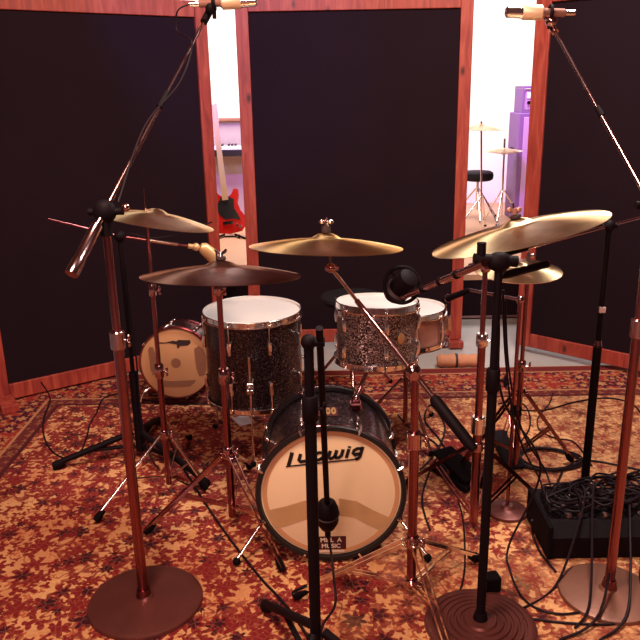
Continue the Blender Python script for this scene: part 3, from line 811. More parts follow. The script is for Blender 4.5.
# hi-hat mic on small arm
o = thing('pencil_microphone', 'slim black pencil microphone pointing over the hi-hat', 'microphone', A(500, 276, 2.3))
p0 = A(498, 277, 2.22); p1 = A(547, 264, 2.36); d = (p1 - p0).normalized(); L = (p1 - p0).length
build('body', MB().tube([p0, p0 + d * .03, p0 + d * .05, p1 - d * .03, p1], [.006, .011, .0125, .0125, .0125], 16), 'black_metal', o)
build('tip_ring', MB().ring(.011, .002, frame(p1, d), 20, 6).tube([p1 - d * .004, p1 + d * .004], .010, 14), 'chrome', o)
o2 = build('mic_arm', MB().tube([pv + V((.02, .02, -.02)), p0 + V((0, 0, -.0)), p0 + d * .02], .010, 10), 'black_metal', st)

# black stand C at right
c = G(583, 500); Y = c.y
st = thing('boom_mic_stand', 'black microphone stand rising behind the black stage box at the right', 'microphone stand', (c.x, Y, 0))
zj = A(596, 345, Y).z; zt = A(603, 226, Y).z
build('lower_tube', MB().tube([(c.x, Y, .03), (c.x, Y, zj)], .0165, 16), 'black_metal', st)
build('upper_tube', MB().tube([(c.x, Y, zj), (c.x, Y, zt)], .010, 16), 'black_metal', st)
build('ferrule', MB().tube([(c.x, Y, zj - .005), (c.x, Y, zj + .02)], [.017, .012], 16), 'chrome', st)
tz = A(599, 309, Y).z
build('tape_tag', MB().box((c.x + .0, Y - .013, tz), (.024, .012, .022), bev=.002), 'tape_pale', st, 'small pale square tag')
iron_base(st, c, .11, 'black_metal')
pv = V((c.x, Y, zt))
build('boom_clutch', MB().ball(pv, .024).tube([pv - V((.03, 0, 0)), pv + V((.03, 0, 0))], .010, 10), 'black_metal', st)
q0 = A(508, 253, 2.35); d = (pv - q0).normalized()
build('boom_arm', MB().tube([q0, pv + d * .42], .006, 10), 'chrome', st)
build('boom_grip', MB().tube([q0 - d * .02, q0 + d * .10], .010, 10), 'black_metal', st)

# black stand D at left, behind the slim cymbal stand
c = G(141, 456); Y = c.y
st = thing('boom_mic_stand', 'black tripod boom stand at left between the panel and the slim cymbal stand', 'microphone stand', (c.x, Y, 0))
zt = A(128, 236, Y).z; zj = A(135, 372, Y).z
build('lower_tube', MB().tube([(c.x, Y, .03), (c.x, Y, zj)], .019, 16), 'black_metal', st)
build('upper_tube', MB().tube([(c.x, Y, zj), (c.x, Y, zt)], .010, 16), 'black_metal', st)
tripod(st, c, .13, .06, [G(54, 470), G(208, 488), (c.x + .02, Y + .36)], mat='black_metal', r=.0145, double=False, tr=.018, foot_r=.021)
q0 = A(48, 219, Y - .15); q1 = A(188, 246, Y + .05)
pv = V((c.x, Y, zt))
build('boom_clutch', MB().ball(pv, .026), 'black_metal', st)
build('boom_arm', MB().tube([q0, pv], .005, 10).tube([pv, q1], .006, 10), 'satin_steel', st)
build('boom_tip', MB().tube([lerp(pv, q1, .42), lerp(pv, q1, .85)], .0075, 10), 'bright_chrome', st)
o = thing('tom_microphone', 'gold side-angled microphone aimed at the floor tom from the left', 'microphone', q1)
h0 = A(196, 247, Y + .06); h1 = A(216, 259, Y + .10); d = (h1 - h0).normalized()
build('swivel', MB().tube([q1, h0], .011, 12).ball(h0, .018), 'mic_gold', o)
build('body', MB().tube([h0 + V((.02, 0, 0)), h0 + V((.025, 0, 0)) + d * .01, h1 + d * .01, h1 + d * .02], [.018, .027, .034, .028], 20), 'mic_gold', o)
cab = build('microphone_cable', MB().tube(spline([A(212, 222, Y + .05), A(185, 232, Y), A(172, 236, Y), A(150, 238, Y - .02), pv + V((.03, -.02, 0)), pv + V((.02, -.02, -.2)), V((c.x + .024, Y - .01, .5)), V((c.x + .03, Y - .03, .16)), V((c.x + .1, Y - .12, .005)), V((c.x + .28, Y - .3, .005))]), .0038, 8), 'cable')
tag(cab, 'black cable running down the left boom stand from under the pale crash', 'cable')

# small round base stand
c = G(507, 512); Y = c.y
st = thing('short_mic_stand', 'low stand with a small round dark base behind the ringed-base stand', 'microphone stand', (c.x, Y, 0))
iron_base(st, c, .082, 'grey_iron')
zt = A(511, 300, Y).z
build('pole', MB().tube([(c.x, Y, .02), (c.x, Y, zt)], .0075, 12), 'satin_steel', st)
collar(st, (c.x, Y, zt * .5), .012, .05, 'black_metal')
sm = V((c.x, Y, zt)); se = A(470, 290, Y + .28)
build('arm', MB().tube([sm, se], .006, 10), 'chrome', st)
build('clutch', MB().ball(sm, .016), 'chrome', st)
o = thing('snare_microphone', 'small dark microphone reaching in towards the snare drum', 'microphone', se)
s2 = A(444, 300, Y + .42); d = (s2 - se).normalized()
build('body', MB().tube([se, se + d * .01, s2 - d * .03, s2 - d * .028, s2], [.008, .012, .014, .019, .014], 16), 'black_metal', o)
build('collar_ring', MB().ring(.017, .003, frame(s2 - d * .03, d), 20, 6), 'chrome', o)

# ------------------------------------------------------------------ drums
def lug_chrome(Mx, R, ang, z0, z1, size=.022, mat=None):
    """one lug casing + tension rod along the shell"""
    mb = MB(); e = V((math.cos(ang), math.sin(ang), 0))
    def T(r, z): return Mx @ (e * r + V((0, 0, z)))
    return T
def drum(root, Mx, R, H, shell, nl=8, both=True, hoop='bright_chrome', head='head_white', head2='head_white', lugH=None, ang0=.2, claws=False, hoopw=.012, kick=False, long_lug=False):
    # local z: batter head at z=0, the shell runs to -H
    th = .006
    m = MB().lathe([(R, -.004), (R, -H + .004), (R - th, -H + .004), (R - th, -.004)], Mx, 64, close=True)
    build('shell', m, shell, root)
    build('top_head', MB().lathe([(0, .0), (R - .004, .0), (R + .002, -.002), (R + .004, -.010)], Mx, 64), head, root)
    build('bottom_head', MB().lathe([(0, -H), (R - .004, -H), (R + .002, -H + .002), (R + .004, -H + .010)], Mx, 64), head2, root)
    for s, z in ((1, 0), (-1, -H)):
        if kick:
            h = .036
            pr = [(R + .004, z - s * .022), (R + .019, z - s * .022), (R + .021, z - s * .015), (R + .021, z + s * .008), (R + .019, z + s * .014), (R + .004, z + s * .014)]
            hp = build('hoop', MB().lathe(pr, Mx, 72, close=True), 'logo_black', root, 'black wooden hoop')
            build('inlay', MB().lathe([(R + .0205, z - s * .010), (R + .0222, z - s * .009), (R + .0222, z + s * .002), (R + .0205, z + s * .003)], Mx, 72, close=True), 'chrome', hp)
        else:
            pr = [(R + .003, z - s * .018), (R + .012, z - s * .018), (R + .013, z - s * .014), (R + .007, z - s * .013), (R + .006, z + s * .008), (R + .009, z + s * .012), (R + .003, z + s * .012)]
            build('hoop', MB().lathe(pr, Mx, 64, close=True), hoop, root)
    for i in range(nl):
        a = ang0 + 2 * PI * i / nl
        e = V((math.cos(a), math.sin(a), 0))
        def T(r, z): return Mx @ (e * r + V((0, 0, z)))
        rr = R + (.021 if kick else .012)
        lugs = [(-H * .5, min(.05, H * .3))] if (H < .18 or long_lug) else [(-H * .27, .03), (-H * .73, .03)]
        for (zc, hl) in lugs:
            lm = MB().tube([T(R + .002, zc - hl), T(R + .010, zc - hl * .9), T(R + .013, zc), T(R + .010, zc + hl * .9), T(R + .002, zc + hl)], [.004, .009, .010, .009, .004], 8)
            lg = build('lug', lm, 'bright_chrome', root)
        for s, z in ((1, 0), (-1, -H)):
            zl = lugs[0][0] + lugs[0][1] if s == 1 else lugs[-1][0] - lugs[-1][1]
            rm = MB().tube([T(R + .010, zl), T(rr, z - s * .02), T(rr + (.004 if kick else 0), z + s * .010)], .003, 6)
            if kick:
                rm.tube([T(rr + .004, z - s * .026), T(rr + .004, z + s * .014), T(rr - .012, z + s * .019)], [.007, .006, .004], 6)
            else:
                rm.ball(T(rr, z - s * .010), .0065); rm.tube([T(rr, z + s * .002), T(rr, z + s * .011)], .0042, 6)
            build('tension_rod', rm, 'bright_chrome', root)

# bass drum
kc = A(331, 494, 2.375)
KR = .248; KH = .37
Mk = frame(kc, (0.0, -1, 0.0), (1, 0, 0))       # local z towards the camera, x to the right, y = up
kd = thing('bass_drum', 'dark sparkle bass drum on its side with cream front head and lettering', 'drum', (kc.x, kc.y, 0))
drum(kd, Mk, KR, KH, 'sparkle_dark', nl=8, kick=True, head='head_cream', ang0=PI / 8)
def K(u, v, w=.0015):     # point on the front head : u right, v up
    return V((kc.x + u, kc.y - w, kc.z + v))
def flat(pts, w): 
    m = MB(); m.add([K(u, v, w) for u, v in pts] + [K(u, v, w - .0006) for u, v in pts], [tuple(range(len(pts))), tuple(range(2 * len(pts) - 1, len(pts) - 1, -1))] + [(i, (i + 1) % len(pts), len(pts) + (i + 1) % len(pts), len(pts) + i) for i in range(len(pts))], False); return m
def band(up_, lo_, w):
    m = MB(); n = len(up_)
    m.add([K(u, v, w) for u, v in up_] + [K(u, v, w) for u, v in lo_], [(i, i + 1, n + i + 1, n + i) for i in range(n - 1)], False); return m
build('rim_shade_ring', MB().lathe([(KR * .92, .0008), (KR * .985, .0008), (KR * .985, .0003), (KR * .92, .0003)], Mk, 64, close=True), 'head_tan', kd, 'oranger band of painted shade around the head rim')  # darkening at the edge of the head, painted as an orange ring
# inner shadow and pillow seen through the head, painted as tan patches
build('inner_shade_patch', band([(-.233, -.062), (-.16, -.045), (-.10, -.026), (-.045, -.012)], [(-.200, -.137), (-.15, -.122), (-.10, -.104), (-.045, -.085)], .0012), 'shade_tan', kd)
build('inner_shade_patch', band([(.028, -.018), (.09, -.03), (.15, -.068), (.220, -.105)], [(.028, -.085), (.08, -.095), (.12, -.120), (.185, -.158)], .0012), 'shade_tan', kd)
# lettering, drawn as strokes with a slant
def strokes(defs, org, sc, shear, rot, w=.0022):
    m = MB(); ca, sa = math.cos(rot), math.sin(rot)
    def T(x, y):
        x2 = x + y * shear; x2 *= sc[0]; y2 = y * sc[1]
        return (org[0] + x2 * ca - y2 * sa, org[1] + x2 * sa + y2 * ca)
    for pts, wd in defs:
        P2 = [V((*T(*p), 0)) for p in pts]; L = []; Rr = []
        for i, p in enumerate(P2):
            a = P2[max(i - 1, 0)]; bq = P2[min(i + 1, len(P2) - 1)]
            t = (bq - a).normalized(); nrm = V((-t.y, t.x, 0))
            k = 1
            if 0 < i < len(P2) - 1:
                t1 = (p - a).normalized(); k = 1 / max(.6, t.dot(t1))
            if i == 0: p = p - t * wd * .15
            if i == len(P2) - 1: p = p + t * wd * .15
            L.append(p + nrm * wd / 2 * k); Rr.append(p - nrm * wd / 2 * k)
        n = len(P2)
        m.add([K(q.x, q.y, w) for q in L] + [K(q.x, q.y, w) for q in Rr], [(i, i + 1, n + i + 1, n + i) for i in range(n - 1)], False)
    return m
B = .0118
logo = [
    ([(.03, 1.0), (.03, .10)], .0135), ([(.0, .02), (.5, .02), (.955, .02)], .0058),      # L and the line under the word
    ([(.15, .82), (.15, .38), (.18, .27), (.24, .27), (.275, .38)], B), ([(.275, .82), (.275, .22)], B),   # u
    ([(.45, .76), (.39, .80), (.35, .68), (.35, .40), (.38, .27), (.43, .27), (.46, .40)], B), ([(.465, 1.05), (.465, .22)], B),  # d
    ([(.54, .82), (.54, .36), (.57, .26), (.60, .30), (.625, .42), (.625, .82)], B), ([(.625, .42), (.65, .27), (.68, .27), (.71, .40), (.71, .82)], B),  # w
    ([(.785, .80), (.785, .22)], B), ([(.785, .94), (.785, 1.0)], B),   # i
    ([(.95, .76), (.90, .80), (.86, .68), (.86, .48), (.89, .36), (.95, .40)], B), ([(.965, .86), (.965, .20), (.95, .06), (.92, .02)], B),   # g
]
lo = build('front_lettering', strokes(logo, (-.157, .112), (.268, .052), .075, math.radians(5.5)), 'logo_black', kd)
# small sticker at the bottom of the head
sx0, sx1, sz0, sz1 = -.056, .052, -.226, -.172
stk = build('sticker', flat([(sx0, sz0), (sx1, sz0), (sx1, sz1), (sx0, sz1)], .0018), 'label_red', kd, 'dark rectangular sticker with pale lettering')
def text(body, size, u, v, mat, parent, w=.0028, sx=1):
    cu = bpy.data.curves.new('lettering', 'FONT'); cu.body = body; cu.size = size; cu.align_x = 'CENTER'; cu.align_y = 'CENTER'; cu.offset = .0006; cu.extrude = .0001
    to = bpy.data.objects.new('tmp', cu); C.objects.link(to)
    dg = bpy.context.evaluated_depsgraph_get(); me = bpy.data.meshes.new_from_object(to.evaluated_get(dg))
    bpy.data.objects.remove(to)
    Mt = Matrix(((sx, 0, 0), (0, 0, -1), (0, 1, 0))).to_4x4()
    me.transform(Mt)
    o = bpy.data.objects.new('lettering', me); C.objects.link(o); me.materials.append(M[mat])
    o.parent = parent; o.location = K(u, v, w) - worldloc(parent); return o
text('MILL  A', .024, -.003, -.187, 'label_pale', stk)
text('MUSIC', .024, -.003, -.212, 'label_pale', stk)
build('paper_strip', flat([(sx0 + .004, -.2385), (sx1 - .006, -.2385), (sx1 - .006, -.230), (sx0 + .004, -.230)], .0018), 'label_pale', kd)
# badge on the shell
bz = KR + .002
bp_ = A(328, 410, 2.53)
ang = math.atan2(bp_.x - kc.x, KR); yb = kc.y + .155
mb = MB()
R3 = Matrix.Rotation(ang, 3, 'Y')
ctr = V((kc.x, yb, kc.z)) + R3 @ V((0, 0, KR + .002))
bd = build('badge', MB().box(ctr, (.072, .075, .003), R3, .001), 'label_red', kd, 'small badge with pale oval marks')
for s in (-.85, 0, .85):
    mb = MB().lathe([(.0035, -.001), (.0090, -.001), (.0090, .001), (.0035, .001)], Matrix.Translation(ctr + R3 @ V((s * .024, 0, .0025))) @ R3.to_4x4() @ Matrix.Diagonal((1, 3.4, 1, 1)), 20, close=True)
    build('oval_mark', mb, 'badge', bd)
# spurs
for s in (-1, 1):
    a = V((kc.x + s * (KR * .86), kc.y + .10, kc.z - .10)); b2 = V((kc.x + s * (KR + .10), kc.y - .02, .012))
    sp_ = build('spur', MB().tube([a, b2 + V((0, 0, .01))], .0065, 10), 'bright_chrome', kd)
    build('rubber_foot', MB().ball(b2 + V((0, 0, .006)), .015), 'rubber', sp_)
    build('spur_bracket', MB().box(a + V((s * .02, 0, 0)), (.035, .04, .05), bev=.006), 'chrome', kd)
# tom mount on the shell
tm = V((kc.x + .10, kc.y + .22, kc.z + .235))
build('tom_mount', MB().box(tm + V((0, 0, .01)), (.045, .045, .03), bev=.006), 'satin_steel', kd)
# kick pedal
kp = thing('kick_pedal', 'dark metal bass drum pedal at the rear of the bass drum', 'pedal', (kc.x, kc.y + KH + .1, 0))
y0 = kc.y + KH + .02
build('foot_board', MB().beam(V((kc.x + .03, y0 + .05, .05)), V((kc.x + .03, y0 + .33, .02)), .09, .012, .003), 'black_metal', kp)
for s in (-1, 1): build('upright', MB().tube([(kc.x + .03 + s * .06, y0 + .04, .005), (kc.x + .03 + s * .045, y0 + .04, .22)], .008), 'chrome', kp)
build('axle', MB().tube([(kc.x - .02, y0 + .04, .22), (kc.x + .08, y0 + .04, .22)], .007), 'chrome', kp)
build('beater', MB().tube([(kc.x + .03, y0 + .04, .22), (kc.x + .03, y0 + .09, .36)], .004).ball((kc.x + .03, y0 + .09, .37), .025), 'head_white', kp)

# floor tom
fc = A(252, 311, 3.38)
FR = .226; FH = .42
Mf = Matrix.Translation(fc) @ Matrix.Rotation(.25, 4, 'Z')
ft = thing('floor_tom', 'tall dark sparkle floor tom with white top head, left of the bass drum', 'drum', (fc.x, fc.y, 0))
drum(ft, Mf, FR, FH, 'sparkle_dark', nl=8, ang0=.15)
for px in (252, 196, 300):
    a = {252: -PI / 2 + .0, 196: PI * .82, 300: PI * .18}[px]
    e = V((math.cos(a), math.sin(a), 0)); p = V((fc.x, fc.y, 0)) + e * (FR + .026)
    lg = build('leg', MB().tube(spline([V((p.x, p.y, fc.z - .14)), V((p.x, p.y, .09)), V((p.x, p.y, .05)) + e * .006, V((p.x, p.y, .012)) + e * .02], 4), .0052, 10), 'bright_chrome', ft)
    build('rubber_foot', MB().ball(V((p.x, p.y, .013)) + e * .02, .014), 'rubber', lg)
    bk = build('leg_bracket', MB().box(V((fc.x, fc.y, fc.z - .29)) + e * (FR + .015), (.035, .035, .055), Matrix.Rotation(a, 3, 'Z'), .005), 'bright_chrome', ft)
    q = V((fc.x, fc.y, fc.z - .29)) + e * (FR + .045)
    t_ = V((-e.y, e.x, 0))
    build('wing_screw', MB().tube([q - e * .01, q + e * .01], .004, 8).ball(q + e * .01 + t_ * .01, .008).ball(q + e * .01 - t_ * .01, .008), 'bright_chrome', bk)
# darker handprint-like mark on head is the reflection in the photo : not painted

# rack tom
rc = A(377, 303, 2.95)
TR = .163; TH = .235
Mt = frame(rc, (0.02, .075, 1)); 
rt_ = thing('rack_tom', 'glittering silver-grey rack tom mounted above the right of the bass drum', 'drum', rc)
drum(rt_, Mt, TR, TH, 'sparkle', nl=6, ang0=PI / 6 + .15, long_lug=False)
a = math.atan2(-1, .62)
e = Mt.to_3x3() @ V((math.cos(a), math.sin(a), 0))
q = Mt @ V((math.cos(a) * (TR + .0015), math.sin(a) * (TR + .0015), -.115))
build('badge', MB().lathe([(0, .0015), (.017, .0015), (.019, 0), (.019, -.001), (0, -.001)], frame(q, e) @ Matrix.Diagonal((.85, 1.2, 1, 1)), 28), 'badge', rt_, 'round yellow badge')
# arm between the bass drum and the tom
s0 = tm + V((0, 0, .025)); s1 = Mt @ V((-.02, -.0, -TH - .016))
th2 = thing('tom_holder', 'chrome arm joining the rack tom to the bass drum shell', 'drum hardware', s0)
build('post', MB().tube([s0, V((s0.x, s0.y + .02, s1.z - .03))], .011, 12), 'chrome', th2)
build('arm', MB().tube([V((s0.x, s0.y + .02, s1.z - .03)), V((s1.x, s1.y + .02, s1.z - .012))], .009, 12), 'chrome', th2)
build('ball_joint', MB().ball(V((s0.x, s0.y + .02, s1.z - .03)), .018), 'chrome', th2)

# snare drum and its stand
sc_ = A(407, 309, 3.42)
SR = .176
Ms = frame(sc_, (-.02, .02, 1))
sd = thing('snare_drum', 'copper-coloured snare drum with white head half hidden behind the rack tom', 'drum', sc_)
drum(sd, Ms, SR, .155, 'copper_shell', nl=8, ang0=.1)
build('strainer', MB().box(Ms @ V((SR + .018, -.03, -.07)), (.02, .03, .07), bev=.004), 'bright_chrome', sd)
ss = thing('snare_stand', 'dark tripod stand with basket arms under the snare drum', 'stand', (sc_.x, sc_.y, 0))
zb = sc_.z - .155 - .022
build('post', MB().tube([(sc_.x, sc_.y, .06), (sc_.x, sc_.y, zb - .08)], .012, 12), 'satin_steel', ss)
for i in range(3):
    a = .0 + i * 2 * PI / 3; e = V((math.cos(a), math.sin(a), 0))
    c0 = V((sc_.x, sc_.y, zb - .08))
    build('basket_arm', MB().tube([c0, c0 + e * .12 + V((0, 0, .055)), c0 + e * (SR + .026) + V((0, 0, .062)), c0 + e * (SR + .026) + V((0, 0, .12))], .0065, 8), 'chrome', ss)
legs3(ss, V((sc_.x, sc_.y, 0)), .30, .26, 'chrome', .008, .9, 0)

# drummer's throne
dc = A(352, 298, 3.98)
dt = thing('drum_throne', 'black round drummer stool half hidden behind the rack tom', 'stool', (dc.x, dc.y, 0))
build('seat', MB().lathe([(0, .02), (.14, .02), (.168, .014), (.175, 0), (.168, -.022), (.14, -.032), (0, -.032)], Matrix.Translation(dc), 36), 'cushion', dt)
build('post', MB().tube([(dc.x, dc.y, .08), (dc.x, dc.y, dc.z - .04)], .014, 12), 'chrome', dt)
legs3(dt, V((dc.x, dc.y, 0)), .32, .26, 'chrome', .009, .5, 0)

# small drum lying on its side in front of left panel
sc2 = A(176, 363, 3.86)
SRR = .192
ax2 = V((-.05, -1, .10)).normalized()
sdz = SRR + .016
M2 = frame(V((sc2.x, sc2.y, max(sc2.z, .20))), ax2, (1, 0, 0))
sdm = thing('side_lying_drum', 'small drum standing on its side with orange see-through head facing out', 'drum', (sc2.x, sc2.y, 0))
drum(sdm, M2, SRR, .22, 'sparkle_dark', nl=8, head='head_tan', ang0=.25, hoop='satin_steel')
def K2(u, v, w=.002): return M2 @ V((u, v, w))
def patch(pts, w): 
    n = len(pts); m = MB(); m.add([K2(u, v, w) for u, v in pts] + [K2(u, v, w - .0006) for u, v in pts], [tuple(range(n)), tuple(range(2 * n - 1, n - 1, -1))] + [(i, (i + 1) % n, n + (i + 1) % n, n + i) for i in range(n)], False); return m
build('gaffer_tape', patch([(-.095, .118), (-.05, .116), (-.01, .126), (.01, .122), (.02, .130), (.085, .128), (.088, .112), (.070, .098), (.028, .096), (.020, .082), (.012, .084), (.010, .104), (-.03, .112), (-.085, .110)], .0022), 'gaffer', sdm, 'dark torn tape')
build('centre_patch', MB().lathe([(0, .0016), (.027, .0016), (.027, .0008), (0, .0008)], M2, 28), 'stain_brown', sdm)
build('side_mark', patch([(-.150, .075), (-.140, .092), (-.122, .090), (-.112, .06), (-.108, .0), (-.112, -.06), (-.130, -.07), (-.142, -.04), (-.146, .02)], .0016), 'stain_brown', sdm)  # brown shapes seen through the head at its left and right
build('side_mark', patch([(.105, .08), (.13, .095), (.155, .075), (.168, .03), (.168, -.04), (.150, -.075), (.125, -.072), (.112, -.03), (.108, .03)], .0016), 'stain_brown', sdm)
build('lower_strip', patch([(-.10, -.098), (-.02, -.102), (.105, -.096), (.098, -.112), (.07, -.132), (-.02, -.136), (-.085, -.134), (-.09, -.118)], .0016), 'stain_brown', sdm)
for s in (-1, 1):
    f = V((sc2.x + s * .15, sc2.y - .03, .004))
    q = V((sc2.x + s * .14, sc2.y + .02, .10))
    build('support_leg', MB().tube(spline([q, q + V((s * .05, -.02, -.03)), f + V((s * .06, -.02, .006))]), .006, 8), 'bright_chrome', sdm)

# ------------------------------------------------------------------ rolled cloth on centre panel's foot
a0 = A(437, 355, 4.40); a1 = A(479, 356, 4.36)
rz_ = .045
rc0 = V((a0.x, 4.50, .05)); rc1 = V((a1.x, 4.46, .052))
p0 = G(437, 366); p1 = G(480, 366)
p0.z = .036; p1.z = .036
o = thing('rolled_cloth', 'tan rolled cloth tied with a dark strap at the foot of the centre panel', 'cloth', (p0 + p1) / 2)
N_ = 14; pts = [lerp(p0, p1, i / N_) for i in range(N_ + 1)]; rsz = [.03] + [.040 + .003 * math.sin(i * 1.7) for i in range(1, N_)] + [.03]
build('roll', MB().tube(pts, rsz, 16), 'tan_cloth', o)
build('strap', MB().tube([lerp(p0, p1, .42), lerp(p0, p1, .47)], .045, 18), 'gaffer', o)

# ------------------------------------------------------------------ stage box with cables
b0 = G(553, 559); b1 = G(668, 560)
bx = thing('stage_box', 'black multi-socket stage box on the rug at the right, covered in cables', 'stage box', G(600, 545))
yb0 = b0.y + .0; x0 = G(552, 562).x; x1 = x0 + .43; dpt = .27
prof = [(0, 0.001), (0, .085), (.05, .125), (dpt, .135), (dpt, .001)]
m = MB(); n = len(prof)
m.add([(x0, yb0 + y, z) for y, z in prof] + [(x1, yb0 + y, z) for y, z in prof], [tuple(range(n)), tuple(range(2 * n - 1, n - 1, -1))] + [(i, (i + 1) % n, n + (i + 1) % n, n + i) for i in range(n)], False)
build('case', m, 'black_metal', bx)
for s, xx in ((-1, x0), (1, x1)):
    build('end_cheek', MB().box((xx + s * .008, yb0 + dpt / 2, .07), (.018, dpt + .02, .138), bev=.008), 'rubber', bx)
for j in range(3):
    for i in range(9):
        px_, py_ = x0 + .035 + i * .045, yb0 + .080 + j * .066
        zz = .126 + (py_ - yb0 - .05) * .04
        mm = MB().lathe([(0, .003), (.007, .003), (.008, .008), (.013, .008), (.014, 0), (0, 0)], Matrix.Translation((px_, py_, zz)), 14)
        build('socket', mm, 'plaster_box' if (i * 7 + j * 3) % 3 else 'black_metal', bx)

# plugs in the sockets with the cables that leave them
def cable(pts, label, r=.0042, cat='cable', group=None, sub=8, name='cable'):
    o = build(name, MB().tube(spline(pts, sub), r, 7), 'cable'); return tag(o, label, cat, group)
zr = .0046
def g(px, py, z=zr): return G(px, py, z)
cabs = []
for i in range(7):
    i0 = [2, 3, 4, 5, 6, 7, 8][i]; j0 = i % 3
    px_, py_ = x0 + .035 + i0 * .045, yb0 + .080 + j0 * .066
    pz = .14
    s = random.uniform(-1, 1)
    ends = [g(563, 470), g(520, 610), g(575, 628), g(640, 470), g(560, 640), g(600, 640), g(655, 600)][i]
    mid = [g(555, 492, .05), g(556, 585, .01), g(590, 600, .036), g(620, 482, .05), g(600, 612, .032), g(628, 610, .03), g(640, 575, .035)][i]
    P0 = V((px_, py_, pz))
    o = cable([P0, P0 + V((.01 * s, 0, .05)), lerp(P0, mid, .35) + V((0, .03 * s, .07 - .02 * (i % 2))), mid, ends],
              ['black cable leaving the stage box towards the floor coil', 'black cable running from the stage box to the ringed base', 'black cable from the stage box lying over the tan iron base',
               'black cable leaving the back right of the stage box', 'black cable draped across the tan base to the front edge', 'black cable curling over the tan base beside the pole', 'black cable leaving the stage box at the right edge'][i], .0045)
    build('plug', MB().tube([P0 - V((0, 0, .006)), P0 + V((0, 0, .045))], [.009, .007], 10), 'plaster_box', o)
# tangle on top of the box
for q in range(5):
    pts = []
    cx = x0 + .09 + q * .075; cy = yb0 + .16 + random.uniform(-.04, .05)
    for t in range(34):
        a = t * .8 + q * 2; rr = .04 + .06 * random.random()
        pts.append(V((min(max(cx + rr * 1.5 * math.cos(a), x0 + .02), x1), cy + rr * math.sin(a), .152 + .006 * q + .03 * random.random())))
    cable(pts, ['loose black cable loop on the left end of the stage box', 'black cable loop lying second from left on the stage box', 'black cable loop on the middle of the stage box', 'black cable loop right of middle on the stage box', 'black cable loop on the right end of the stage box'][q], .0042)

# floor cables
cable([g(163, 428), g(172, 446), g(192, 482), g(222, 528), g(258, 575), g(284, 603), g(306, 634), g(318, 660)], 'long black cable running diagonally across the rug left of the bass drum', .0048)
cable([V((A(50, 383, 4.05).x, 3.92, .12)), g(50, 398, .02), g(44, 418), g(44, 436), g(52, 451), g(66, 458), g(80, 452), g(87, 436), g(90, 424), g(97, 412), g(104, 398), g(125, 392)], 'black cable making a loop on the rug by the left panel', .004)
cable([g(135, 398), g(165, 403), g(200, 404), g(214, 402)], 'black cable on the rug border under the side-lying drum', .0045)
# coil
cx, cy = G(548, 461).x, G(548, 461).y
rx, ry = (G(580, 461).x - G(516, 461).x) / 2, (G(548, 450).y - G(548, 473).y) / 2
pts = []
for t in range(0, 56):
    a = t * .45; k = 1 - .06 * math.sin(t * 1.3) - .10 * ((t // 14) % 2)
    pts.append(V((cx + rx * k * math.cos(a), cy + ry * k * math.sin(a), zr + .004 + .0025 * (t // 14) + .001 * math.sin(t))))
pts.append(g(595, 461)); pts.append(g(640, 470))
cable(pts, 'coil of black cable lying on the cream rug at the right', .0048, sub=4, name='cable_coil')
cable([g(500, 408), g(520, 410), g(545, 410), g(575, 402), g(605, 398), g(628, 402), g(640, 412), g(655, 440)], 'long black cable arching across the rug near its far right border', .0042)
cable([g(553, 393), g(549, 404), g(538, 418), g(540, 430), g(555, 438), g(572, 441), g(583, 452), g(592, 466)], 'thin black cable wandering from the rug border past the coil', .0036)
cable([g(505, 455), g(522, 440), g(530, 425), g(527, 408), g(515, 401), g(498, 404)], 'black cable curving beside the hi-hat legs', .004)
cable([A(500, 280, 2.2), A(499, 330, 2.2), A(503, 400, 2.25), V((G(507, 500).x + .01, 2.40, .35)), g(509, 545, .05), g(510, 570), g(520, 594), g(536, 608), g(560, 614), g(590, 612), g(632, 616), g(660, 612)], 'black cable falling from the pencil microphone to the rug and sweeping right', .0042)
cable([g(524, 648), g(513, 632), g(514, 622), g(530, 619), g(556, 622), g(584, 624), g(612, 624), g(640, 618), g(662, 612)], 'black cable curling round at the front edge beside the ringed base', .0045)
cable([A(503, 290, 2.6), A(505, 350, 2.62), A(512, 410, 2.66), A(524, 450, 2.68), g(540, 480, .05), g(547, 505, .06), V((x0 + .03, yb0 + .1, .15))], 'black cable running down past the hi-hat to the stage box', .0042)
cable([A(505, 300, 2.7), A(509, 370, 2.72), A(522, 430, 2.75), g(545, 470, .12), g(552, 492, .08), V((x0 + .06, yb0 + .2, .15))], 'second black cable dropping beside the hi-hat to the stage box', .0042)
cable([A(532, 520, 2.45), g(533, 535, .02), g(540, 552), g(548, 562), g(556, 572)], 'short black cable beside the left end of the stage box', .0045)
cable([g(420, 470), g(436, 452), g(445, 430), g(440, 415), g(430, 405), g(425, 420), g(440, 440), g(452, 462), g(462, 488)], 'black cable tangled on the rug behind the boom stand', .0048)
cable([g(398, 415), g(410, 428), g(428, 438), g(440, 450), g(430, 470), g(422, 500), g(430, 530)], 'black cable curving on the rug right of the bass drum', .0042)
cable([g(240, 590)[:] and g(458, 500), g(463, 520), g(465, 560), g(462, 584), g(455, 600)], 'thin cable on the rug beside the ringed base stand', .0035)

# small rubber wedge / pedal at ringed base
p = G(489, 590)
o = build('rubber_wedge', MB().box(V((p.x, p.y, .031)), (.07, .05, .06), Matrix.Rotation(.2, 3, 'Z'), .008), 'rubber'); tag(o, 'small black rubber block on the rug just behind the ringed base', 'block')
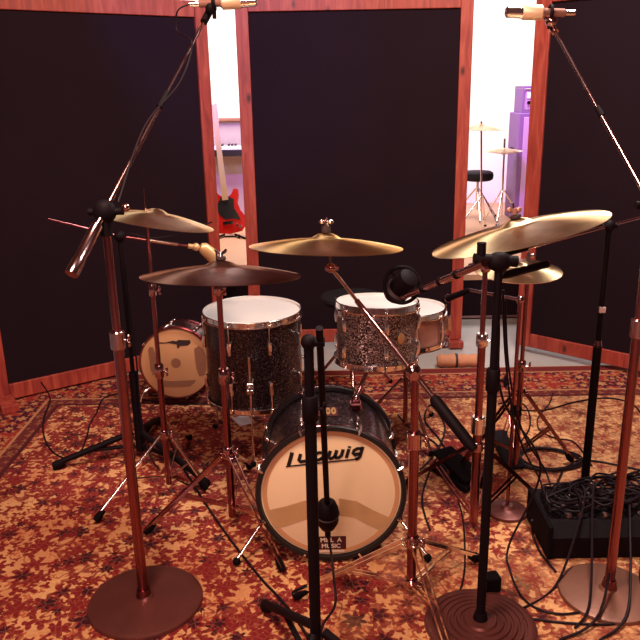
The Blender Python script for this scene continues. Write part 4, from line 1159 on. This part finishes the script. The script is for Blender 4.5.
# black pedal pack at (455,455)
p = G(458, 478)
pd = thing('effects_pedal', 'black foot pedal on the rug between the two chrome boom stands', 'pedal', (p.x, p.y, 0))
Rz = Matrix.Rotation(.5, 3, 'Z')
build('base_plate', MB().box(V((p.x, p.y, .015)), (.13, .25, .028), Rz, .006), 'black_metal', pd)
build('treadle', MB().box(V((p.x, p.y + .01, .062)), (.11, .24, .016), Rz @ Matrix.Rotation(.18, 3, 'X'), .005), 'rubber', pd)
build('hinge', MB().tube([V((p.x, p.y, .045)) + Rz @ V((-.06, .0, 0)), V((p.x, p.y, .045)) + Rz @ V((.06, .0, 0))], .012), 'chrome', pd)
# white card
p = G(243, 421)
o = build('paper_card', MB().box(V((p.x, p.y, .004)), (.085, .11, .005), Matrix.Rotation(.5, 3, 'Z'), .001), 'card_white'); tag(o, 'small white card lying on the rug beneath the floor tom', 'card')
# drum key / roll of tape behind stage
p = G(600, 482)
o = build('tape_roll', MB().lathe([(.012, 0.001), (.022, 0.001), (.022, .02), (.012, .02)], Matrix.Translation((p.x, p.y, 0)), 20, close=True), 'stain_brown'); tag(o, 'small brown roll on the rug behind the stage box', 'roll')

# ------------------------------------------------------------------ light
def area(name, loc, target, size, power, col, sy=None, spread=180):
    l = bpy.data.lights.new(name, 'AREA'); l.energy = power; l.color = col; l.shape = 'RECTANGLE'; l.size = size; l.size_y = sy or size; l.spread = math.radians(spread)
    o = bpy.data.objects.new(name, l); C.objects.link(o); o.location = loc
    o.rotation_euler = (V(target) - V(loc)).to_track_quat('-Z', 'Y').to_euler(); return o
area('ceiling_lamp_front', (-.5, 1.3, 3.3), (-.1, 2.6, 0), .6, 105, (1, .68, .50))
area('ceiling_lamp_kit', (1.2, 3.1, 3.3), (.8, 3.0, 0), .5, 100, (1, .90, .82))
area('ceiling_lamp_camera_side', (-.6, -1.5, 2.9), (0, 2.8, .4), 1.0, 95, (1, .62, .56))
area('ceiling_lamp_back_left', (-1.2, 7.2, 3.3), (-1.2, 8.6, .8), 1.6, 150, (1, .93, .90))
area('ceiling_lamp_back_right', (1.8, 7.2, 3.3), (1.8, 8.6, .8), 1.6, 150, (1, .93, .92))
def spot(name, loc, target, power, col, ang=60, r=.08):
    l = bpy.data.lights.new(name, 'SPOT'); l.energy = power; l.color = col; l.spot_size = math.radians(ang); l.spot_blend = .6; l.shadow_soft_size = r
    o = bpy.data.objects.new(name, l); C.objects.link(o); o.location = loc
    o.rotation_euler = (V(target) - V(loc)).to_track_quat('-Z', 'Y').to_euler(); return o
spot('purple_lamp_speaker', (1.2, 6.2, 2.9), (2.1, 7.9, .9), 260, (.55, .06, 1.0), 34)
spot('purple_lamp_guitar', (-.6, 6.0, 2.7), (-1.0, 8.4, .9), 230, (.50, .10, 1.0), 34)
spot('blue_lamp_panel', (-.9, 2.6, 3.2), (-.5, 4.7, 2.1), 200, (.18, .28, 1.0), 42)
w = bpy.data.worlds.new('world'); S.world = w; w.use_nodes = True
w.node_tree.nodes['Background'].inputs[0].default_value = (.9, .25, .22, 1)
w.node_tree.nodes['Background'].inputs[1].default_value = .10
GR = {'acoustic_panel': 'tall fabric panels around the kit', 'cable': 'black cables on the rug and stage box', 'crash_cymbal': 'crash cymbals over the kit', 'ride_cymbal': 'ride cymbals over the kit',
      'boom_cymbal_stand': 'chrome boom stands', 'overhead_mic_stand': 'tall overhead microphone stands', 'boom_mic_stand': 'black boom microphone stands', 'microphone': 'overhead microphones',
      'tom_microphone': 'microphones over the toms', 'microphone_cable': 'cables on the microphone stands', 'drum_throne': 'round drum stools'}
for o in list(S.objects):
    if 'category' in o.keys():
        k0 = o.name.split('.')[0]
        if k0 in GR: o['group'] = GR[k0]
        elif k0 == 'cymbal_stand' and o.location.y < 5: o['group'] = 'chrome cymbal stands at the left'
S.view_settings.view_transform = 'Standard'; S.view_settings.look = 'None'; S.view_settings.gamma = 1; S.view_settings.exposure = 0
